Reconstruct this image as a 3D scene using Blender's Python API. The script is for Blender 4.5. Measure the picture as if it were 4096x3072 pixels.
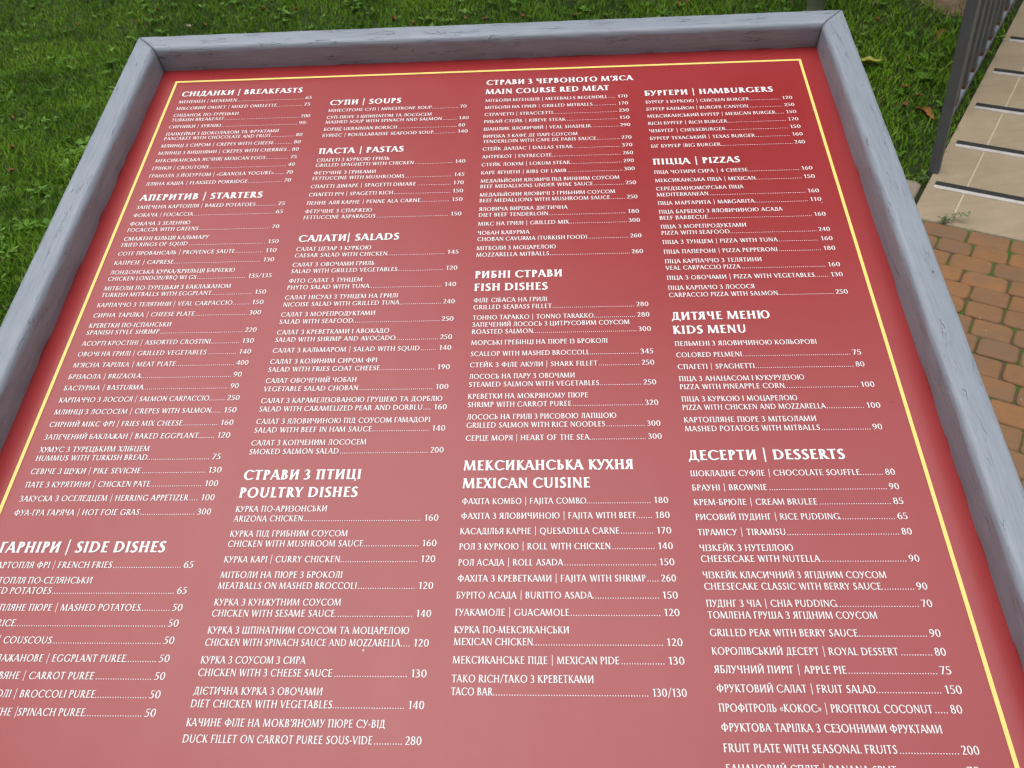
import bpy, bmesh, math, random
import numpy as np
from mathutils import Vector, Matrix

scene = bpy.context.scene
for o in list(bpy.data.objects):
    bpy.data.objects.remove(o, do_unlink=True)
COL = scene.collection
rng = random.Random(7)
nrg = np.random.default_rng(11)

# ------------------------------------------------------------------ camera
CAM_H = 1.6
cam_d = bpy.data.cameras.new('camera')
cam = bpy.data.objects.new('camera', cam_d)
COL.objects.link(cam)
cam_d.sensor_width = 36.0
cam_d.lens = 36.0 * 3150.0 / 4096.0
cam_d.clip_start = 0.02
cam_d.clip_end = 400.0
right = Vector((0.998438, 0.032328, -0.045567))
down = Vector((-0.014419, -0.638863, -0.769185))
fwd = Vector((-0.053977, 0.768641, -0.637399))
cam.matrix_world = Matrix(((right.x, -down.x, -fwd.x, 0.0),
                           (right.y, -down.y, -fwd.y, 0.0),
                           (right.z, -down.z, -fwd.z, CAM_H),
                           (0, 0, 0, 1)))
scene.camera = cam
cam_d.dof.use_dof = True
cam_d.dof.focus_distance = 0.70
cam_d.dof.aperture_fstop = 23.0

# ------------------------------------------------------------------ sky and sun (overcast)
SUN_EL, SUN_AZ = math.radians(70), math.radians(-105)      # azimuth from +Y, negative is to the left
world = bpy.data.worlds.new('World')
scene.world = world
world.use_nodes = True
wn, wl = world.node_tree.nodes, world.node_tree.links
wn.clear()
wo = wn.new('ShaderNodeOutputWorld')
bg = wn.new('ShaderNodeBackground')
sky = wn.new('ShaderNodeTexSky')
sky.sky_type = 'NISHITA'
sky.sun_disc = False
sky.sun_elevation = SUN_EL
sky.sun_rotation = SUN_AZ
sky.air_density = 1.0
sky.dust_density = 4.0
sky.ozone_density = 1.0
# a closed cloud deck: brightness follows the overcast law (zenith three times the horizon),
# tinted by the clear sky above it
hs = wn.new('ShaderNodeHueSaturation')
hs.inputs['Saturation'].default_value = 0.35
wl.new(sky.outputs[0], hs.inputs['Color'])
tc = wn.new('ShaderNodeTexCoord')
sx = wn.new('ShaderNodeSeparateXYZ')
wl.new(tc.outputs['Generated'], sx.inputs[0])
mr = wn.new('ShaderNodeMapRange')
mr.inputs['From Min'].default_value = 0.0
mr.inputs['From Max'].default_value = 1.0
mr.inputs['To Min'].default_value = 1.0 / 3.0
mr.inputs['To Max'].default_value = 1.0
wl.new(sx.outputs['Z'], mr.inputs['Value'])
deck = wn.new('ShaderNodeMix')
deck.data_type = 'RGBA'
deck.blend_type = 'MULTIPLY'
deck.inputs[0].default_value = 1.0
deck.inputs[6].default_value = (13.2, 13.6, 14.1, 1)
wl.new(mr.outputs[0], deck.inputs[7])
both = wn.new('ShaderNodeMix')
both.data_type = 'RGBA'
both.inputs[0].default_value = 0.14
wl.new(deck.outputs[2], both.inputs[6])
wl.new(hs.outputs[0], both.inputs[7])
wl.new(both.outputs[2], bg.inputs['Color'])
bg.inputs['Strength'].default_value = 0.13
wl.new(bg.outputs[0], wo.inputs['Surface'])

sun_d = bpy.data.lights.new('sun', 'SUN')
sun_d.energy = 0.55
sun_d.angle = math.radians(60)
sun_d.color = (1.0, 0.96, 0.9)
sun = bpy.data.objects.new('sun', sun_d)
COL.objects.link(sun)
sdir = Vector((math.sin(SUN_AZ) * math.cos(SUN_EL), math.cos(SUN_AZ) * math.cos(SUN_EL), math.sin(SUN_EL)))
sun.rotation_euler = sdir.to_track_quat('Z', 'Y').to_euler()
sun.location = (-4, 3, 8)

vs = scene.view_settings
vs.view_transform = 'Standard'
vs.look = 'None'
vs.exposure = 0.9
vs.gamma = 1.0
vs.use_curve_mapping = False
scene.cycles.pixel_filter_type = 'BLACKMAN_HARRIS'
scene.cycles.filter_width = 1.35
scene.cycles.use_denoising = True
scene.cycles.denoiser = 'OPENIMAGEDENOISE'
scene.cycles.denoising_input_passes = 'RGB_ALBEDO_NORMAL'
scene.cycles.denoising_prefilter = 'NONE'

# ------------------------------------------------------------------ helpers
def tag(o, label=None, cat=None, group=None, kind=None):
    for k, v in (('label', label), ('category', cat), ('group', group), ('kind', kind)):
        if v:
            o[k] = v
    return o

def link(o, parent=None):
    COL.objects.link(o)
    if parent:
        o.parent = parent
    return o

def mesh_np(name, verts, faces, mat, parent=None, smooth=False, uv=None, attrs=None):
    """faces: list of index tuples, or an (n,k) int array"""
    me = bpy.data.meshes.new(name)
    verts = np.asarray(verts, dtype=np.float32)
    if isinstance(faces, np.ndarray):
        n, k = faces.shape
        me.vertices.add(len(verts))
        me.vertices.foreach_set('co', verts.ravel())
        me.loops.add(n * k)
        me.loops.foreach_set('vertex_index', faces.astype(np.int32).ravel())
        me.polygons.add(n)
        me.polygons.foreach_set('loop_start', np.arange(0, n * k, k, dtype=np.int32))
        me.update(calc_edges=True)
    else:
        me.from_pydata([tuple(map(float, v)) for v in verts], [], faces)
        me.update()
    if smooth:
        me.polygons.foreach_set('use_smooth', np.ones(len(me.polygons), dtype=bool))
    if uv is not None:
        lay = me.uv_layers.new(name='UVMap')
        vi = np.zeros(len(me.loops), dtype=np.int32)
        me.loops.foreach_get('vertex_index', vi)
        lay.data.foreach_set('uv', np.asarray(uv, dtype=np.float32)[vi].ravel())
    for an, av in (attrs or {}).items():
        a = me.attributes.new(an, 'FLOAT', 'POINT')
        a.data.foreach_set('value', np.asarray(av, dtype=np.float32))
    if mat:
        me.materials.append(mat)
    o = bpy.data.objects.new(name, me)
    return link(o, parent)

def empty(name, loc):
    o = bpy.data.objects.new(name, None)
    o.empty_display_size = 0.1
    o.location = loc
    return link(o)

def box_vf(x0, x1, y0, y1, z0, z1):
    v = [(x0, y0, z0), (x1, y0, z0), (x1, y1, z0), (x0, y1, z0), (x0, y0, z1), (x1, y0, z1), (x1, y1, z1), (x0, y1, z1)]
    f = [(3, 2, 1, 0), (4, 5, 6, 7), (0, 1, 5, 4), (1, 2, 6, 5), (2, 3, 7, 6), (3, 0, 4, 7)]
    return v, f

def bevel_mesh(me, w, seg=2):
    bm = bmesh.new()
    bm.from_mesh(me)
    bmesh.ops.bevel(bm, geom=list(bm.edges), offset=w, segments=seg, affect='EDGES', profile=0.6)
    bm.to_mesh(me)
    bm.free()

# ------------------------------------------------------------------ node material helpers
class NM:
    def __init__(self, name):
        self.m = bpy.data.materials.new(name)
        self.m.use_nodes = True
        self.t = self.m.node_tree
        self.b = self.t.nodes['Principled BSDF']
    def n(self, typ, **kw):
        nd = self.t.nodes.new(typ)
        for k, v in kw.items():
            if k.startswith('_'):
                setattr(nd, k[1:], v)
            else:
                nd.inputs[k.replace('__', ' ')].default_value = v
        return nd
    def l(self, a, b):
        self.t.links.new(a, b)
    def set(self, **kw):
        for k, v in kw.items():
            self.b.inputs[k.replace('__', ' ')].default_value = v
        return self
    def coord(self, which='Object', scale=(1, 1, 1)):
        tc = self.n('ShaderNodeTexCoord')
        mp = self.n('ShaderNodeMapping')
        mp.inputs['Scale'].default_value = scale
        self.l(tc.outputs[which], mp.inputs['Vector'])
        return mp.outputs[0]
    def noise(self, vec, scale, detail=4, rough=0.55, dist=0.0):
        nd = self.n('ShaderNodeTexNoise', Scale=scale, Detail=detail, Roughness=rough, Distortion=dist)
        if vec:
            self.l(vec, nd.inputs['Vector'])
        return nd.outputs['Fac']
    def ramp(self, fac, stops):
        r = self.n('ShaderNodeValToRGB')
        e = r.color_ramp.elements
        while len(e) < len(stops):
            e.new(0.5)
        for i, (p, c) in enumerate(stops):
            e[i].position = p
            e[i].color = (c[0], c[1], c[2], 1) if not isinstance(c, (int, float)) else (c, c, c, 1)
        self.l(fac, r.inputs['Fac'])
        return r.outputs['Color']
    def mix(self, fac, a, b, mode='MIX'):
        m = self.n('ShaderNodeMix', _data_type='RGBA', _blend_type=mode)
        for sock, v in ((m.inputs[0], fac), (m.inputs[6], a), (m.inputs[7], b)):
            if hasattr(v, 'links') or hasattr(v, 'is_linked'):
                self.l(v, sock)
            elif isinstance(v, (int, float)):
                sock.default_value = v
            else:
                sock.default_value = (v[0], v[1], v[2], 1)
        return m.outputs[2]
    def math(self, op, a, b=None):
        m = self.n('ShaderNodeMath', _operation=op)
        for i, v in enumerate((a, b)):
            if v is None:
                continue
            if isinstance(v, (int, float)):
                m.inputs[i].default_value = v
            else:
                self.l(v, m.inputs[i])
        return m.outputs[0]
    def bump(self, h, strength, dist):
        b = self.n('ShaderNodeBump', Strength=strength, Distance=dist)
        self.l(h, b.inputs['Height'])
        self.l(b.outputs[0], self.b.inputs['Normal'])
    def color(self, c):
        self.l(c, self.b.inputs['Base Color'])

# ------------------------------------------------------------------ materials
def mat_panel():
    k = NM('red_print')
    v = k.coord()
    big = k.noise(v, 3.0, 3)
    c = k.ramp(big, [(0.3, (0.292, 0.020, 0.022)), (0.7, (0.318, 0.024, 0.026))])
    # sparse grit and fly specks
    vo = k.n('ShaderNodeTexVoronoi', Scale=26.0, Randomness=1.0)
    k.l(v, vo.inputs['Vector'])
    sp = k.math('LESS_THAN', vo.outputs['Distance'], 0.020)
    pick = k.noise(v, 60.0, 1)
    sp2 = k.math('MULTIPLY', sp, k.math('GREATER_THAN', pick, 0.5))
    c = k.mix(sp2, c, (0.55, 0.40, 0.38))
    vo2 = k.n('ShaderNodeTexVoronoi', Scale=13.0, Randomness=1.0)
    k.l(v, vo2.inputs['Vector'])
    sp3 = k.math('MULTIPLY', k.math('LESS_THAN', vo2.outputs['Distance'], 0.014), k.math('GREATER_THAN', pick, 0.52))
    c = k.mix(sp3, c, (0.06, 0.02, 0.02))
    k.color(c)
    mpv = k.n('ShaderNodeMapping')
    mpv.inputs['Scale'].default_value = (38, 3.5, 1)
    k.l(v, mpv.inputs['Vector'])
    runs = k.noise(mpv.outputs[0], 1.0, 5, 0.6)
    dust = k.math('ADD', k.math('MULTIPLY', k.noise(v, 7.0, 5, 0.65), 0.6), k.math('MULTIPLY', runs, 0.4))
    r = k.n('ShaderNodeMapRange')
    r.inputs['To Min'].default_value = 0.20
    r.inputs['To Max'].default_value = 0.44
    k.l(dust, r.inputs['Value'])
    k.l(r.outputs[0], k.b.inputs['Roughness'])
    k.set(IOR=1.53)
    k.bump(k.noise(v, 900.0, 2), 0.05, 0.0004)
    return k.m

def mat_flat(name, col, rough=0.5, ior=1.45, var=0.06, scale=40.0, metallic=0.0):
    k = NM(name)
    v = k.coord()
    f = k.noise(v, scale, 4)
    a = tuple(max(0, x * (1 - var)) for x in col)
    b = tuple(min(1, x * (1 + var)) for x in col)
    k.color(k.ramp(f, [(0.3, a), (0.7, b)]))
    k.set(Roughness=rough, IOR=ior, Metallic=metallic)
    return k.m

def mat_frame():
    k = NM('weathered_grey_paint')
    uv = k.n('ShaderNodeUVMap')
    def mp(sx, sy):
        m = k.n('ShaderNodeMapping')
        m.inputs['Scale'].default_value = (sx, sy, 1)
        k.l(uv.outputs[0], m.inputs['Vector'])
        return m.outputs[0]
    grain = k.noise(mp(10, 130), 3.0, 6, 0.6)
    blot = k.noise(mp(14, 30), 1.0, 4)
    base = k.ramp(blot, [(0.3, (0.195, 0.220, 0.262)), (0.7, (0.240, 0.266, 0.310))])
    base = k.mix(k.ramp(grain, [(0.35, 0.0), (0.62, 0.45)]), base, (0.30, 0.328, 0.372))
    # cracks that run along the grain, only in patches
    wob = k.n('ShaderNodeTexNoise', Scale=1.0, Detail=4.0)
    k.l(mp(110, 420), wob.inputs['Vector'])
    add = k.n('ShaderNodeVectorMath', _operation='MULTIPLY_ADD')
    k.l(wob.outputs['Color'], add.inputs[0])
    add.inputs[1].default_value = (0.9, 0.9, 0)
    k.l(mp(55, 420), add.inputs[2])
    vo = k.n('ShaderNodeTexVoronoi', _feature='DISTANCE_TO_EDGE', Scale=1.0)
    k.l(add.outputs[0], vo.inputs['Vector'])
    crack = k.math('LESS_THAN', vo.outputs['Distance'], 0.022)
    patch = k.ramp(k.noise(mp(24, 110), 1.0, 3), [(0.575, 0.0), (0.62, 1.0)])
    crack = k.math('MULTIPLY', crack, patch)
    fine = k.ramp(k.noise(mp(42, 520), 1.0, 2), [(0.70, 0.0), (0.72, 0.9)])
    fine = k.math('MULTIPLY', fine, k.ramp(k.noise(mp(9, 30), 1.0, 2), [(0.45, 0.0), (0.55, 1.0)]))
    both = k.math('MAXIMUM', crack, fine)
    c = k.mix(k.math('MULTIPLY', both, 0.85), base, (0.06, 0.057, 0.058))
    k.color(c)
    k.set(Roughness=0.45, IOR=1.5)
    hgt = k.math('SUBTRACT', k.math('MULTIPLY', grain, 0.55), k.math('MULTIPLY', both, 0.8))
    k.bump(hgt, 0.75, 0.0011)
    return k.m

def mat_wood_raw():
    return mat_flat('bare_wood', (0.11, 0.075, 0.05), 0.7, var=0.3, scale=30)

def mat_grass():
    k = NM('grass_blade')
    at = k.n('ShaderNodeAttribute', _attribute_name='rnd')
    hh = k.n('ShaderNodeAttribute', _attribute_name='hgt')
    geo = k.n('ShaderNodeNewGeometry')
    patch = k.noise(geo.outputs['Position'], 1.7, 3, 0.6)
    a = k.ramp(at.outputs['Fac'], [(0.0, (0.060, 0.150, 0.006)), (0.45, (0.122, 0.262, 0.010)), (0.8, (0.182, 0.335, 0.020)), (0.95, (0.25, 0.33, 0.055)), (1.0, (0.32, 0.27, 0.10))])
    p = k.ramp(patch, [(0.36, (0.62, 0.70, 0.6)), (0.5, (1.0, 1.0, 1.0)), (0.64, (1.35, 1.22, 1.2))])
    c = k.mix(1.0, a, p, 'MULTIPLY')
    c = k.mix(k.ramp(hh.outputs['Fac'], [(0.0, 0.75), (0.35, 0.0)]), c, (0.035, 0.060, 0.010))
    k.color(c)
    k.set(Roughness=0.6, IOR=1.3)
    tr = k.n('ShaderNodeBsdfTranslucent')
    k.l(c, tr.inputs['Color'])
    mx = k.n('ShaderNodeMixShader', Fac=0.3)
    k.l(k.b.outputs[0], mx.inputs[1])
    k.l(tr.outputs[0], mx.inputs[2])
    k.l(mx.outputs[0], k.t.nodes['Material Output'].inputs['Surface'])
    return k.m

def mat_clover():
    k = NM('clover_leaf')
    at = k.n('ShaderNodeAttribute', _attribute_name='rnd')
    k.color(k.ramp(at.outputs['Fac'], [(0.0, (0.055, 0.14, 0.010)), (0.6, (0.092, 0.200, 0.018)), (1.0, (0.14, 0.26, 0.045))]))
    k.set(Roughness=0.6, IOR=1.3)
    return k.m

def mat_soil():
    k = NM('lawn_soil')
    v = k.coord()
    f = k.noise(v, 9.0, 6, 0.65)
    k.color(k.ramp(f, [(0.3, (0.016, 0.026, 0.007)), (0.7, (0.040, 0.048, 0.014))]))
    k.set(Roughness=0.95)
    k.bump(f, 0.8, 0.02)
    return k.m

def mat_bare():
    k = NM('bare_earth')
    v = k.coord()
    f = k.noise(v, 14.0, 6, 0.65)
    k.color(k.ramp(f, [(0.3, (0.11, 0.065, 0.040)), (0.7, (0.22, 0.14, 0.09))]))
    k.set(Roughness=0.95)
    k.bump(f, 0.7, 0.02)
    return k.m

def mat_paver():
    k = NM('terracotta_paver')
    inf = k.n('ShaderNodeObjectInfo')
    geo = k.n('ShaderNodeNewGeometry')
    f = k.noise(geo.outputs['Position'], 22.0, 6, 0.62)
    g2 = k.noise(geo.outputs['Position'], 300.0, 3, 0.7)
    a = k.ramp(inf.outputs['Random'], [(0.0, (0.290, 0.132, 0.045)), (0.5, (0.250, 0.120, 0.046)), (1.0, (0.214, 0.110, 0.050))])
    c = k.mix(k.ramp(f, [(0.40, 0.0), (0.75, 0.55)]), a, (0.150, 0.090, 0.055))
    c = k.mix(k.ramp(g2, [(0.60, 0.0), (0.80, 0.35)]), c, (0.33, 0.21, 0.14))
    big = k.noise(geo.outputs['Position'], 4.5, 5, 0.6)
    c = k.mix(k.ramp(big, [(0.48, 0.0), (0.66, 0.5)]), c, (0.165, 0.108, 0.070))
    # dropped gum and tar spots
    vo = k.n('ShaderNodeTexVoronoi', Scale=5.5, Randomness=1.0)
    k.l(geo.outputs['Position'], vo.inputs['Vector'])
    sp = k.ramp(vo.outputs['Distance'], [(0.075, 0.75), (0.10, 0.0)])
    c = k.mix(sp, c, (0.062, 0.060, 0.058))
    vo2 = k.n('ShaderNodeTexVoronoi', Scale=22.0, Randomness=1.0)
    k.l(geo.outputs['Position'], vo2.inputs['Vector'])
    c = k.mix(k.ramp(vo2.outputs['Distance'], [(0.045, 0.7), (0.065, 0.0)]), c, (0.42, 0.37, 0.32))
    k.color(c)
    k.set(Roughness=0.82)
    k.bump(k.math('ADD', k.math('MULTIPLY', f, 0.7), k.math('MULTIPLY', g2, 0.3)), 0.5, 0.004)
    return k.m

def mat_joint():
    k = NM('mossy_joint_sand')
    v = k.coord()
    f = k.noise(v, 11.0, 5, 0.6)
    g = k.noise(v, 260.0, 4, 0.7)
    s = k.ramp(g, [(0.3, (0.085, 0.055, 0.032)), (0.7, (0.165, 0.105, 0.060))])
    m = k.ramp(g, [(0.3, (0.030, 0.085, 0.006)), (0.7, (0.085, 0.190, 0.016))])
    k.color(k.mix(k.ramp(f, [(0.46, 0.0), (0.53, 1.0)]), s, m))
    k.set(Roughness=0.95)
    k.bump(g, 1.0, 0.006)
    return k.m

def mat_stone():
    k = NM('beige_ramp_stone')
    inf = k.n('ShaderNodeObjectInfo')
    geo = k.n('ShaderNodeNewGeometry')
    f = k.noise(geo.outputs['Position'], 6.0, 6, 0.6)
    mp = k.n('ShaderNodeMapping')
    mp.inputs['Rotation'].default_value = (0, 0, math.radians(31))
    mp.inputs['Scale'].default_value = (6, 40, 6)
    k.l(geo.outputs['Position'], mp.inputs['Vector'])
    st = k.noise(mp.outputs[0], 1.0, 5, 0.65)
    g = k.noise(geo.outputs['Position'], 420.0, 3, 0.7)
    c = k.ramp(f, [(0.3, (0.300, 0.228, 0.145)), (0.7, (0.365, 0.285, 0.188))])
    c = k.mix(k.ramp(st, [(0.45, 0.0), (0.75, 0.5)]), c, (0.245, 0.182, 0.118))
    c = k.mix(k.ramp(g, [(0.55, 0.0), (0.8, 0.25)]), c, (0.5, 0.41, 0.3))
    k.color(c)
    k.set(Roughness=0.7)
    k.bump(g, 0.25, 0.002)
    return k.m

M = dict(panel=mat_panel(), frame=mat_frame(), wood=mat_wood_raw(),
         white=mat_flat('white_lettering', (0.80, 0.80, 0.79), 0.42, var=0.02),
         yellow=mat_flat('yellow_border', (0.86, 0.66, 0.19), 0.42, var=0.04, scale=300),
         grass=mat_grass(), clover=mat_clover(), soil=mat_soil(), bare=mat_bare(), paver=mat_paver(), joint=mat_joint(),
         stone=mat_stone(), grout=mat_flat('pale_grout', (0.48, 0.41, 0.30), 0.85, var=0.1, scale=60),
         alu=mat_flat('pale_aluminium_lip', (0.60, 0.55, 0.52), 0.45, var=0.12, scale=25, metallic=0.25),
         rubber=mat_flat('black_rubber', (0.022, 0.024, 0.022), 0.6, var=0.25, scale=60),
         steel=mat_flat('dark_grey_painted_steel', (0.080, 0.083, 0.086), 0.5, var=0.12, scale=14),
         rail=mat_flat('lavender_grey_steel', (0.19, 0.19, 0.225), 0.5, var=0.15, scale=14),
         rust=mat_flat('rust', (0.11, 0.045, 0.02), 0.9, var=0.4, scale=80),
         kerb=mat_flat('worn_concrete', (0.25, 0.20, 0.155), 0.9, var=0.16, scale=18),
         pole=mat_flat('beige_grey_pole', (0.36, 0.34, 0.28), 0.6, var=0.12, scale=12),
         weed=mat_flat('weed_leaf', (0.075, 0.145, 0.045), 0.5, var=0.3, scale=50),
         bark=mat_flat('tree_bark', (0.09, 0.07, 0.05), 0.9, var=0.4, scale=9),
         crown=mat_flat('tree_leaf', (0.045, 0.085, 0.018), 0.55, var=0.4, scale=1.5),
         stalk=mat_flat('weed_stalk', (0.10, 0.13, 0.05), 0.6, var=0.2))

# ------------------------------------------------------------------ the ground: paving, ramp, lawn
A0 = np.array([1.51784, 2.93267, 0.0])       # left corner where the ramp meets the paving
DV = np.array([0.85428, -0.51981, 0.0])      # along the paver rows
PV = np.array([0.51981, 0.85428, 0.0])       # up the ramp, level
EL = math.radians(12.0)
TE = math.tan(EL)
def W(a, s, z=0.0):
    """a: metres across, s: metres up the ramp (level), z above the local slope"""
    return A0 + a * DV + s * PV + np.array([0, 0, z])
def lift(s):
    s = np.asarray(s, dtype=float)
    r = np.where(s > 0, s * TE, 0.0)
    return np.minimum(r, 4.0 * TE)
SK = 0.028                                    # the ramp runs very slightly askew to the paver rows

# paving
pv, pf = box_vf(-0.075, 9.0, -9.0, -0.001, -0.2, -0.0085)
pave = mesh_np('pavement', [W(x, y, z) for x, y, z in pv], pf, M['joint'])
tag(pave, kind='structure')
def paver_mesh(L, Wd, r):
    out, n = [], 12
    cr = [0.009 + r.random() ** 2 * 0.017 for _ in range(4)]
    for ci, (sx, sy) in enumerate(((1, 1), (-1, 1), (-1, -1), (1, -1))):
        for j in range(3):
            an = math.radians(90 * ci + 45 * j)
            c = cr[ci]
            out.append((sx * (L / 2 - c) + c * math.cos(an) + r.uniform(-.0012, .0012),
                        sy * (Wd / 2 - c) + c * math.sin(an) + r.uniform(-.0012, .0012)))
    v = [(x, y, -0.05) for x, y in out] + [(x, y, -0.006) for x, y in out]
    v += [(x * (1 - .0035 / abs(L / 2)), y * (1 - .0035 / (Wd / 2)), -0.0018) for x, y in out]
    v += [(x * (1 - .010 / (L / 2)), y * (1 - .010 / (Wd / 2)), 0.0) for x, y in out]
    f = []
    for k in range(3):
        for i in range(n):
            j = (i + 1) % n
            f.append((k * n + i, k * n + j, (k + 1) * n + j, (k + 1) * n + i))
    f.append(tuple(range(3 * n, 4 * n)))
    return v, f
prg = random.Random(5)
ang = math.atan2(DV[1], DV[0])
row, s0 = 0, -0.006
while s0 > -2.1:
    wd = 0.104 + prg.uniform(-.004, .004)
    a0 = -0.10 + prg.random() * 0.12
    while a0 < 1.25:
        L = prg.choice((0.102, 0.124, 0.124, 0.150, 0.172))
        g = prg.choice((0.0035, 0.004, 0.006, 0.009))
        if a0 > -0.12:
            v, f = paver_mesh(L - g, wd - prg.choice((0.003, 0.004, 0.006)), prg)
            o = mesh_np('paver', v, f, M['paver'], pave, smooth=False)
            c = W(a0 + L / 2, s0 - wd / 2, prg.uniform(-.002, .002))
            o.location = c
            o.rotation_euler = (prg.uniform(-.012, .012), prg.uniform(-.012, .012), ang + prg.uniform(-.012, .012))
        a0 += L
    s0 -= wd
    row += 1

# ramp
RL = 3.6
def RW(a, s, h):
    """on the ramp: a from its left edge, s along the level, h above its bed"""
    return W(a + SK * s, s, s * TE + h)
def slab_mesh(a0, a1, s0, s1, h0, h1):
    c = [(a0, s0), (a1, s0), (a1, s1), (a0, s1)]
    v = [RW(a, s, h0) for a, s in c] + [RW(a, s, h1) for a, s in c]
    f = [(3, 2, 1, 0), (4, 5, 6, 7), (0, 1, 5, 4), (1, 2, 6, 5), (2, 3, 7, 6), (3, 0, 4, 7)]
    return v, f
v, f = slab_mesh(-0.060, 3.2, 0.0, RL, -0.10, -0.0005)
ramp = tag(mesh_np('ramp', v, f, M['grout']), kind='structure')
AE = -0.064
STRIP0, PITCH = 0.226, 0.3085
rows_s = [0.001] + [STRIP0 + PITCH * k for k in range(11)]
cols_a = [(AE, 0.078), (0.085, 0.69), (0.697, 1.30), (1.307, 1.91)]
for k in range(11):
    sa = rows_s[k] + (0.0285 if k else 0.0)
    sb = rows_s[k + 1] - 0.0185
    for (a0, a1) in cols_a:
        jit = 0.002 + prg.uniform(-.0008, .0008)
        v, f = slab_mesh(a0, a1, sa, sb, -0.075, jit)
        o = mesh_np('slab', v, f, M['stone'], ramp)
        bevel_mesh(o.data, 0.0016, 1)
    s = rows_s[k + 1]
    # narrow stone border left of the strip, then the strip itself
    v, f = slab_mesh(AE, AE + 0.026, s - 0.0185, s + 0.0285, -0.075, 0.0012)
    mesh_np('border_stone', v, f, M['stone'], ramp)
    v, f = slab_mesh(AE + 0.027, 1.9, s - 0.018, s - 0.0005, -0.02, 0.0048)
    lip = mesh_np('metal_nosing', v, f, M['alu'], ramp)
    bevel_mesh(lip.data, 0.0014, 2)
    v, f = slab_mesh(AE + 0.027, 1.9, s, s + 0.028, -0.02, 0.0036)
    mesh_np('rubber_insert', v, f, M['rubber'], lip)

# concrete kerb at the foot of the ramp
def blk(a0, a1, s0, s1, h0, h1):
    return [W(a, s, h) for a, s, h in ((a0, s0, h0), (a1, s0, h0), (a1, s1, h0), (a0, s1, h0), (a0, s0, h1), (a1, s0, h1), (a1, s1, h1), (a0, s1, h1))]
BF = box_vf(0, 1, 0, 1, 0, 1)[1]
kv = blk(-0.185, -0.078, -2.6, 0.235, -0.1, 0.050)
kerb = tag(mesh_np('kerb', kv, BF, M['kerb']), kind='structure')
bevel_mesh(kerb.data, 0.012, 3)

# lawn: one sheet, level near the paving and climbing beside the ramp
def lawn_noise(a, s):
    return 0.012 * np.sin(a * 2.3 + 1.0) * np.sin(s * 2.9 + 0.4) + 0.006 * np.sin(a * 6.1) * np.sin(s * 5.3 + 1.7)
ga = np.concatenate([np.array([-60, -40, -25, -16, -11]), np.arange(-9, -0.2, 0.2), np.array([-0.16, -0.06, 0.12])])
gs = np.concatenate([np.array([-40, -25, -15, -9, -6]), np.arange(-4.4, 6.0, 0.2), np.array([7, 9, 13, 20, 35, 60])])
AA, SS = np.meshgrid(ga, gs, indexing='ij')
ZZ = lift(SS) + lawn_noise(AA, SS) * (AA < -0.3) - 0.014
LV = A0[None, None, :] + AA[..., None] * DV + SS[..., None] * PV
LV[..., 2] += ZZ
na, ns_ = AA.shape
idx = np.arange(na * ns_).reshape(na, ns_)
LF = np.stack([idx[:-1, :-1], idx[1:, :-1], idx[1:, 1:], idx[:-1, 1:]], -1).reshape(-1, 4)
lawn = tag(mesh_np('lawn', LV.reshape(-1, 3), LF, M['soil'], smooth=True), kind='structure')
def lawn_z(x, y):
    px, py = x - A0[0], y - A0[1]
    a = px * DV[0] + py * DV[1]
    s = px * PV[0] + py * PV[1]
    return lift(s) + lawn_noise(a, s) * (a < -0.3) - 0.014, a, s

# worn bare earth at the top of the bank
def bare_edge(a):
    return 1.70 + 0.05 * np.sin(a * 9.0 + 1.2) + 0.10 * np.clip((-a - 0.30) / 0.25, 0, 4) ** 1.6
bg_a = np.concatenate([np.linspace(-0.80, -0.30, 22), np.linspace(-0.28, -0.045, 6)])
BV, BFc = [], []
for i, a in enumerate(bg_a):
    e = float(bare_edge(a))
    for s in (e, e + 0.25, e + 0.8, 3.9):
        z = float(lift(s) + lawn_noise(a, s) * (a < -0.3)) - 0.010
        BV.append(W(a, s, z))
for i in range(len(bg_a) - 1):
    for j in range(3):
        BFc.append((i * 4 + j, (i + 1) * 4 + j, (i + 1) * 4 + j + 1, i * 4 + j + 1))
tag(mesh_np('bare_earth', BV, BFc, M['bare'], smooth=True), kind='structure')

# ------------------------------------------------------------------ the menu board
S = 0.7                                        # metres per unit of the printed yellow border's width
TILT = math.radians(16.5)
B0 = Vector((-0.42637, 0.89844, 1.31023))      # printed border's top left corner
BASE = Vector((-0.05, 0.60, 0.0))
board = empty('menu_board', BASE)
tag(board, 'red menu board in a weathered grey wooden frame, printed in white', 'menu board')
BM = Matrix.Translation(B0 - BASE) @ Matrix.Rotation(TILT, 4, 'X')
PX0, PX1, PY0, PY1 = -0.027, 1.0295, 0.0295, -1.463   # inner opening, y up the board
RW_, RD = 0.0378 * S, 0.040 * S
v, f = box_vf(PX0 * S - 0.008, PX1 * S + 0.008, PY1 * S - 0.008, PY0 * S + 0.008, -0.006, 0.0)
panel = mesh_np('panel', v, f, M['panel'], board)
panel.matrix_local = BM
v, f = box_vf(PX0 * S - 0.016, PX1 * S + 0.016, PY1 * S - 0.016, PY0 * S + 0.016, -0.020, -0.0065)
back = mesh_np('backing_board', v, f, M['wood'], board)
back.matrix_local = BM

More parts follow.
